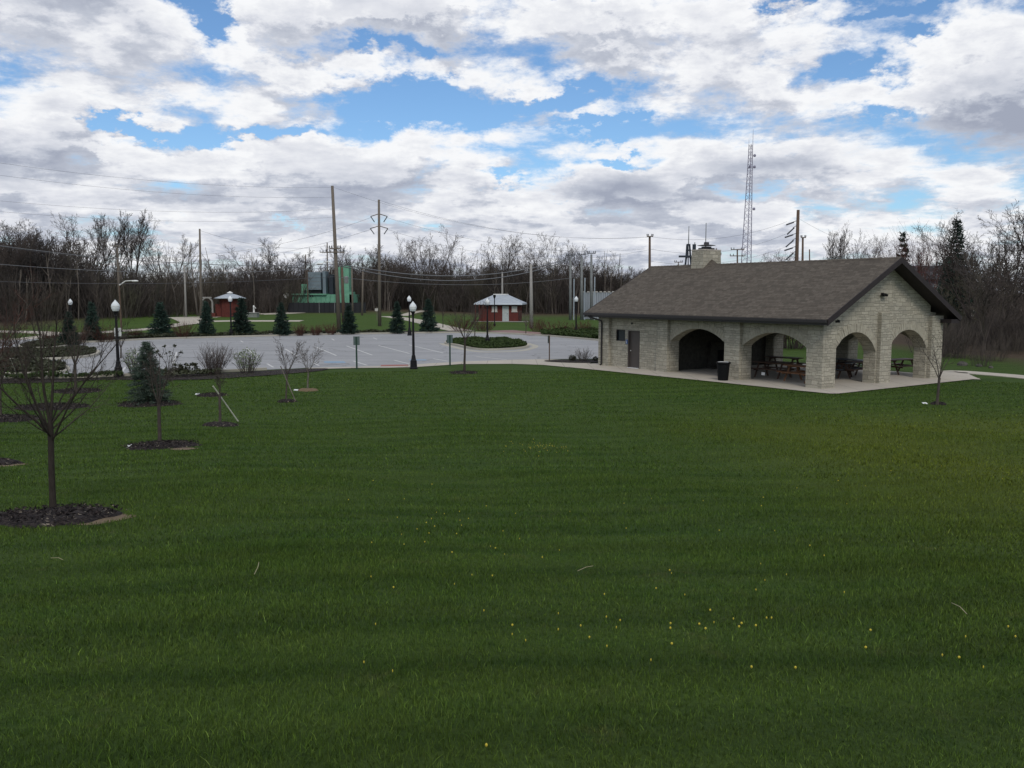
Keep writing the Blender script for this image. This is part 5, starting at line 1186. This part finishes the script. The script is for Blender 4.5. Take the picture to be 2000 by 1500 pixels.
wire(P16(462), P17(433, -20), 1.2, .013, 'wire from the wooden pole to the top insulator of the leaning pole')
wire(P16(486), P17(457, -22), 1.4, .013, 'wire from the wooden pole to the middle insulator')
wire(P16(510), P17(482, -22), 1.2, .013, 'wire from the wooden pole to the lowest insulator')
wire(P17(425), pt(1780, 500, 140), 1.2, .013, 'wire running right from the leaning pole')
# ------------------------------------------------------------------ lattice tower
Y = 330; b_ = Vector(((1453-1000)/F*Y, Y, 0)); b_.z = zf(b_.x, Y); topz = EYE+(HZ-290)/F*Y-b_.z; hb = 13/F*Y; ht = 4.2/F*Y
e = empty('radio_tower', b_, 0, 'tall lattice radio tower rising behind the shelter roof', 'tower')
def leg(k, f): a = 2*PI*k/3+.35; r = hb+(ht-hb)*min(1, f*1.06); return Vector((math.cos(a)*r+.6*f, math.sin(a)*r, topz*f))
for k in range(3): Q().tube([leg(k, 0), leg(k, .94), leg(k, 1)], [.17, .13, .10], 6).build('leg', 'tower_steel', e)
q = Q(); n = 26
for i in range(n):
    for k in range(3):
        a0_, a1_ = i/n, (i+1)/n; q.tube([leg(k, a0_), leg((k+1) % 3, a1_)], .045, 4); q.tube([leg((k+1) % 3, a0_), leg(k, a1_)], .045, 4)
q.build('bracing', 'tower_steel', e)
q = Q(); t_ = leg(0, 1); q.tube([t_, t_+Vector((0, 0, 28/F*Y))], [.1, .05], 5); t_ = leg(1, 1); q.tube([t_, t_+Vector((0, 0, 9/F*Y))], .06, 5); q.build('antenna', 'tower_steel', e)
for (f, k) in ((.86, 0), (.86, 1), (.6, 0), (.93, 0)): Q().lathe([(0, 0), (.5, .1), (.55, .5), (0, .7)], 10).build('dish', 'tower_steel', e, loc=leg(k, f)+Vector((.5, -.3, 0))).rotation_euler = (PI/2, 0, .4)
# substation frame behind the chimney
Y = 140; b_ = Vector(((1341-1000)/F*Y, Y, 0)); b_.z = zf(b_.x, Y); e = empty('substation_frame', b_, 0, 'dark A shaped substation frame left of the chimney', 'substation')
zq = lambda v: EYE+(HZ-v)/F*Y-b_.z; xq = lambda u: (u-1341)/F*Y
q = Q(); 
for a_ in (-1, 1): q.tube([(xq(1341+a_*1.6), 0, zq(478)), (xq(1341+a_*15), 0, 0)], .16, 5); q.tube([(xq(1341+a_*1.2), 1, zq(478)), (xq(1341+a_*7), 1.5, 0)], .09, 5)
for v_ in (490, 503, 520): q.tube([(xq(1336), 0, zq(v_)), (xq(1346), 0, zq(v_))], .12, 4)
q.build('frame', 'steel_blue', e); Q().box((xq(1340), 0, zq(502)), (34/F*Y, .6, .3)).box((xq(1352), 0, zq(492)), (.5, .4, 2.2)).build('switchgear', 'steel_blue', e)
Q().tube([(0, 0, zq(478)), (0, 0, zq(444))], [.09, .05], 5).build('spire', 'steel_grey', e)
b_ = Vector(((1374-1000)/F*150, 150, 0)); b_.z = zf(b_.x, 150); o = Q().tube([(0, 0, 0), (0, 0, EYE+(HZ-438)/F*150-b_.z)], [.18, .06], 6).build('lightning_mast', 'steel_grey', loc=b_); tag(o, 'thin mast sticking up directly behind the chimney', 'mast')
b_ = Vector(((1353-1000)/F*150, 150, 0)); b_.z = zf(b_.x, 150); o = Q().tube([(0, 0, 0), (0, 0, EYE+(HZ-475)/F*150-b_.z)], [.15, .08], 6).build('lightning_mast', 'steel_grey', loc=b_); tag(o, 'short thin mast between the A frame and the chimney', 'mast')

# ------------------------------------------------------------------ far buildings
def pyr(q, x0, x1, y0_, y1_, z0, z1, top, ov):
    cx, cy = (x0+x1)/2, (y0_+y1_)/2; hx, hy = (x1-x0)/2+ov, (y1_-y0_)/2+ov
    frus(q, cx, cy, z0, z1, 2*hx, 2*hy, top[0], top[1])
# round red kiosk with pointed metal roof
Y = 122; X = (452-1000)/F*Y; zb = zf(X, Y); k_ = Y/F; e = empty('red_kiosk', (X, Y, zb), .2, 'round red kiosk with a pointed grey metal roof', 'kiosk')
Q().lathe([(17*k_*1.15, 0), (17*k_*1.15, 36*k_), (0, 36*k_)], 8).build('wall', 'brick_red', e)
rf = Q().lathe([(30*k_, 35.0*k_), (30.5*k_, 36*k_), (17*k_, 41*k_), (7*k_, 44.2*k_), (0, 45*k_)], 8).build('roof', 'roof_metal', e)
Q().lathe([(5*k_, 44*k_), (5*k_, 46*k_), (6.5*k_, 46.2*k_), (0, 49.5*k_)], 8).build('cupola', 'white_metal', rf)
Q().box((-1.4, -.3, .9), (1.1, .2, 1.8)).build('side_panel', 'brick_red', e)
Q().box((0, -17*k_*1.1, 1.05), (.95, .05, 2.1)).build('door', 'brick_red', e)
# pale arch
Y = 121; X = (407-1000)/F*Y; zb = zf(X, Y); k_ = Y/F; e = empty('garden_arch', (X, Y, zb), 0, 'pale wooden garden arch left of the red kiosk', 'arch')
for sx_ in (-1, 1): Q().box((sx_*10.5*k_, 0, 14*k_), (.22, .22, 28*k_)).build('post', 'pole_pale', e)
q = Q(); q.tube([(math.cos(a)*10.5*k_, 0, 26*k_+math.sin(a)*11.5*k_) for a in np.linspace(0, PI, 13)], .12, 5); q.box((0, 0, 38*k_), (18*k_, .2, .15)); q.build('hoop', 'pole_pale', e)
Q().box((10.5*k_, -.1, 4*k_), (.9, .5, 8*k_)).build('pier', 'brick_red', e)
# fountain block and pump
Y = 120; X = (495-1000)/F*Y; zb = zf(X, Y); k_ = Y/F; e = empty('stone_block', (X, Y, zb), 0, 'low grey stone block right of the red kiosk', 'stone block'); Q().box((0, 0, 4.2*k_), (21*k_, 1.2, 8.4*k_), taper=.97).build('body', 'flag_grey', e); Q().box((0, 0, 9*k_), (22*k_, 1.35, 1.1*k_)).build('slab', 'pole_pale', e)
e = empty('hand_pump', (X+2.5*k_, Y, zb+9.6*k_), 0, 'white hand pump standing on the grey stone block', 'pump'); Q().lathe([(.14, 0), (.12, .1), (.10, .7), (.13, .75), (.1, .9), (0, .98)], 10).build('body', 'white_metal', e, True); Q().tube([(0, 0, .75), (.25, 0, .68), (.28, 0, .5)], .045, 6).build('spout', 'white_metal', e)
# green industrial plant
Y = 142; X = (630-1000)/F*Y; zb = zf(X, Y); k_ = Y/F; e = empty('industrial_plant', (X, Y, zb), 0, 'green industrial plant with a tall grey tank and green tower', 'building')
zz_ = lambda v: EYE+(HZ-v)/F*Y-zb; xx_ = lambda u: (u-630)*k_
bx = lambda u0, u1, v0, v1, y0_, y1_: Q().box2((xx_(u0), y0_, max(0, zz_(v1))), (xx_(u1), y1_, zz_(v0)))
bd = bx(573, 688, 575, 640, 0, 8).build('body', 'industrial_green', e)
Q().box2((xx_(573), -.35, zz_(576)), (xx_(640), 8.2, zz_(573.5))).build('roof_edge', 'industrial_green', e)
bx(607, 614, 576, 580, -.06, .0).build('window', 'glass_dark', e)
bx(588, 604, 555, 575, 1, 4).build('upper_cabin', 'industrial_green', e)
bx(594, 598, 566, 575, .9, 1.02).build('doorway', 'glass_dark', e)
tk = bx(603, 629, 532, 566, 0, 3).build('grey_tank', 'industrial_grey', e); q = Q()
for k in range(5): q.box2((xx_(602.8), -.03, zz_(536+k*7)), (xx_(629.2), 3.03, zz_(535.4+k*7)))
q.build('tank_bands', 'steel_grey', tk)
bx(604, 628, 566, 575, .4, 2.6).build('tank_base', 'fence_black', e); bx(631, 637, 530, 575, .6, 3).build('duct', 'industrial_grey', e); bx(640, 648, 536, 575, 2, 4).build('stack', 'steel_blue', e)
tw = bx(659, 667, 522, 592, .2, 3).build('tower', 'industrial_green', e); bx(672, 684, 520, 594, -.1, 3).build('tower', 'industrial_green', e); bx(684, 689, 570, 594, 0, 3).build('annex', 'industrial_green', e)
bx(667, 672, 540, 580, .4, 3).build('ladder_bay', 'industrial_grey', e)
q = Q(); [q.tube([(xx_(575+k*9), -.05, zz_(577)), (xx_(575+k*9), -.05, zz_(592))], .05, 4) for k in range(13)]; q.build('ribs', 'industrial_green', bd)
p = empty('satellite_dish', (X+xx_(567), Y-1.5, zb+zz_(577)), 0, 'round white satellite dish left of the green plant', 'satellite dish'); r_ = 5.2*k_
o = Q().lathe([(0, 0), (r_*.5, .05), (r_*.85, .16), (r_, .25), (r_, .27), (r_*.84, .19), (0, .03)], 22).build('reflector', 'white_metal', p); o.rotation_euler = (PI/2-.1, 0, 0); Q().tube([(0, .3, 0), (0, .3, -zz_(577))], .09, 6).build('post', 'fence_black', p)
Y2 = 138.5; X = (640-1000)/F*Y2; zb2 = zf(X, Y2); k2 = Y2/F; e = empty('black_fence', (X, Y2, zb2), 0, 'black screen fence in front of the green plant', 'fence'); hF = EYE+(HZ-591)/F*Y2-zb2
Q().box((0, 0, hF/2), (150*k2, .05, hF)).build('screen', 'fence_black', e)
for k in range(16): Q().tube([(-75*k2+k*10*k2, -.05, 0), (-75*k2+k*10*k2, -.05, hF+.15)], .05, 6).build('post', 'steel_grey' if k in (6, 9) else 'fence_black', e)
# brick restroom
Y = 115; X = (974-1000)/F*Y; zb = zf(X, Y); k_ = Y/F; e = empty('brick_restroom', (X, Y, zb), -.12, 'small red brick restroom with a grey hipped metal roof', 'building')
hw, dp, hh = 38*k_, 4.6, 34*k_; zb0 = EYE+(HZ-628)/F*Y-zb
Q().box2((-hw, 0, 0), (hw, dp, zb0+hh)).build('wall', 'brick_red', e)
q = Q(); frus(q, 0, dp/2, zb0+hh-.05, zb0+hh+.14, 2*hw+1.3, dp+1.3, 2*hw+1.2, dp+1.2); frus(q, 0, dp/2, zb0+hh+.14, zb0+hh+1.25, 2*hw+1.2, dp+1.2, 1.9, .5); rf = q.build('roof', 'roof_metal', e)
q = Q(); q.box((0, dp/2, zb0+hh+1.30), (2.0, .6, .12)); q.build('ridge_vent', 'white_metal', rf)
Q().box2((-hw-.55, -.55, zb0+hh-.14), (hw+.55, -.45, zb0+hh+.06)).build('fascia', 'gutter_dark', rf)
dr = Q().box2((14*k_-.45, -.05, zb0+.05), (14*k_+.40, .02, zb0+2.1)).build('door', 'door_grey', e); Q().box((14*k_+.28, -.07, zb0+1.05), (.05, .06, .12)).build('handle', 'gutter_dark', dr)
for (uu) in (-8, 31): 
    w_ = Q().box2((uu*k_-.36, -.05, zb0+1.35), (uu*k_+.36, .02, zb0+2.05)).build('window', 'window_pale', e); Q().box2((uu*k_-.42, -.07, zb0+1.27), (uu*k_+.42, .03, zb0+1.345)).build('sill', 'window_pale', w_)
Q().box2((-hw-1.0, -.9, 0), (hw+1.3, -.003, zb0)).build('terrace_wall', 'flag_grey', e); Q().box2((-hw-1.1, -1.0, zb0+.002), (hw+1.4, -.003, zb0+.08)).build('coping', 'pole_pale', e)
for k in range(3): Q().tube([(-hw-.4+k*.5, -.7, 0), (-hw-.4+k*.5, -.7, zb0+hh)], .07, 6).build('porch_post', 'brick_red', e)
# corrugated metal enclosure
Y = 126; X0 = (1136-1000)/F*Y; k_ = Y/F; zb = zf(X0+5, Y); e = empty('metal_enclosure', (X0, Y, zb), 0, 'grey corrugated metal enclosure behind the steel poles', 'fence'); hM = EYE+(HZ-571)/F*Y-zb
Q().box2((0, 0, 0), (12, .12, hM)).build('panel', 'corrugated', e); q = Q(); [q.box((.3+k*.6, -.03, hM+.07), (.36, .2, .16)) for k in range(20)]; q.build('top_caps', 'window_pale', e)
# house among trees at right
Y = 120; X = (1840-1000)/F*Y; k_ = Y/F; zb = zf(X, Y); e = empty('grey_house', (X, Y, zb), 0, 'grey house half hidden behind the bare trees at right', 'building'); zq = lambda v: EYE+(HZ-v)/F*Y-zb
Q().box2((-45*k_, 0, 0), (60*k_, 7, zq(545))).build('wall', 'industrial_grey', e)
v = [(-50*k_, -.6, zq(546)), (64*k_, -.6, zq(546)), (64*k_, 3.5, zq(518)), (-50*k_, 3.5, zq(518)), (-50*k_, 7.6, zq(546)), (64*k_, 7.6, zq(546))]
q = Q(); q.add(v, [(0, 1, 2, 3), (3, 2, 5, 4)], [(0, 3, 4), (1, 5, 2)]); q.build('roof', 'glass_dark', e)
for uu in (-20, 15, 45): w_ = Q().box2((uu*k_, -.06, zq(572)), (uu*k_+1.0, .02, zq(555))).build('window', 'door_grey', e); Q().box2((uu*k_+.45, -.09, zq(572)), (uu*k_+.55, -.055, zq(555))).build('mullion', 'industrial_grey', w_)
Q().box2((-30*k_, -1.6, 0), (50*k_, -.05, zq(585))).build('deck', 'window_pale', e)
# rocks by the right path
for i, (u, v_, s_) in enumerate([(1880, 714, .26), (1912, 716, .17), (1935, 719, .13)]):
    p = at(u, v_); rng = np.random.default_rng(i); q = Q(); q.lathe([(0, -.1), (1, .0), (1.05, .4), (.7, .8), (0, .95)], 9); v, qq, tt = q.arrays(); v = v*(1+rng.normal(0, .09, v.shape)); q = Q(); q.add(v*s_, qq, tt)
    tag(q.build('rock', 'rock', loc=p), ('grey boulder at the wood edge, largest of three', 'grey boulder at the wood edge, middle of three', 'smallest grey boulder at the wood edge, rightmost')[i], 'rock', 'boulders at the edge of the thicket')

# ------------------------------------------------------------------ dandelions, straws
rg = random.Random(9); spots = []
for k in range(48): spots.append((rg.gauss(1065, 34), rg.gauss(876, 6), 0))
for k in range(24): spots.append((rg.gauss(860, 90), rg.gauss(1050, 40), 1))
for k in range(15): spots.append((rg.gauss(1420, 90), rg.gauss(1235, 18), 2))
for k in range(60): spots.append((rg.uniform(700, 2000), rg.uniform(900, 1330), 3))
spots += [(950, 1478, 3), (767, 1328, 3), (1553, 1321, 3), (1885, 1258, 3), (1690, 955, 3)]
DL = ['yellow dandelion in the cluster in the middle of the lawn', 'yellow dandelion in the loose patch left of the lawn centre', 'yellow dandelion in the small cluster low at right of centre', 'lone yellow dandelion scattered on the lawn']
dp = None
for (u, v, k) in spots:
    p = at(u, v); s_ = rg.uniform(.2, .5)*(1 if p.y < 14 else 1.3)
    if dp is None:
        dp = Q().lathe([(0, .045), (.003, .045), (.016, .052), (.017, .058), (.009, .063), (0, .064)], 10).build('dandelion', 'dandelion'); tag(dp, DL[k], 'flower', 'dandelions on the lawn'); place(dp, p, 0, (s_, s_, 1))
    else:
        c_ = dp.copy(); col.objects.link(c_); place(c_, p, 0, (s_, s_, 1)); c_['label'] = DL[k]
for i, (u0, v0, u1, v1, lab) in enumerate([(497, 1131, 506, 1108, 'pale straw lying on the grass left of centre'), (1128, 1124, 1158, 1115, 'pale stick lying on the grass right of centre'), (100, 1098, 124, 1103, 'pale straw on the grass below the nearest tree'), (1858, 1188, 1888, 1212, 'bent straw on the grass at right')]):
    a, b_ = at(u0, v0), at(u1, v1); a.z += .045; b_.z += .05; m_ = a.lerp(b_, .5)+Vector((.01, .01, .01)); tag(Q().tube([a, m_, b_], .0032, 5).build('straw', 'straw'), lab, 'straw', 'straws lying on the lawn')
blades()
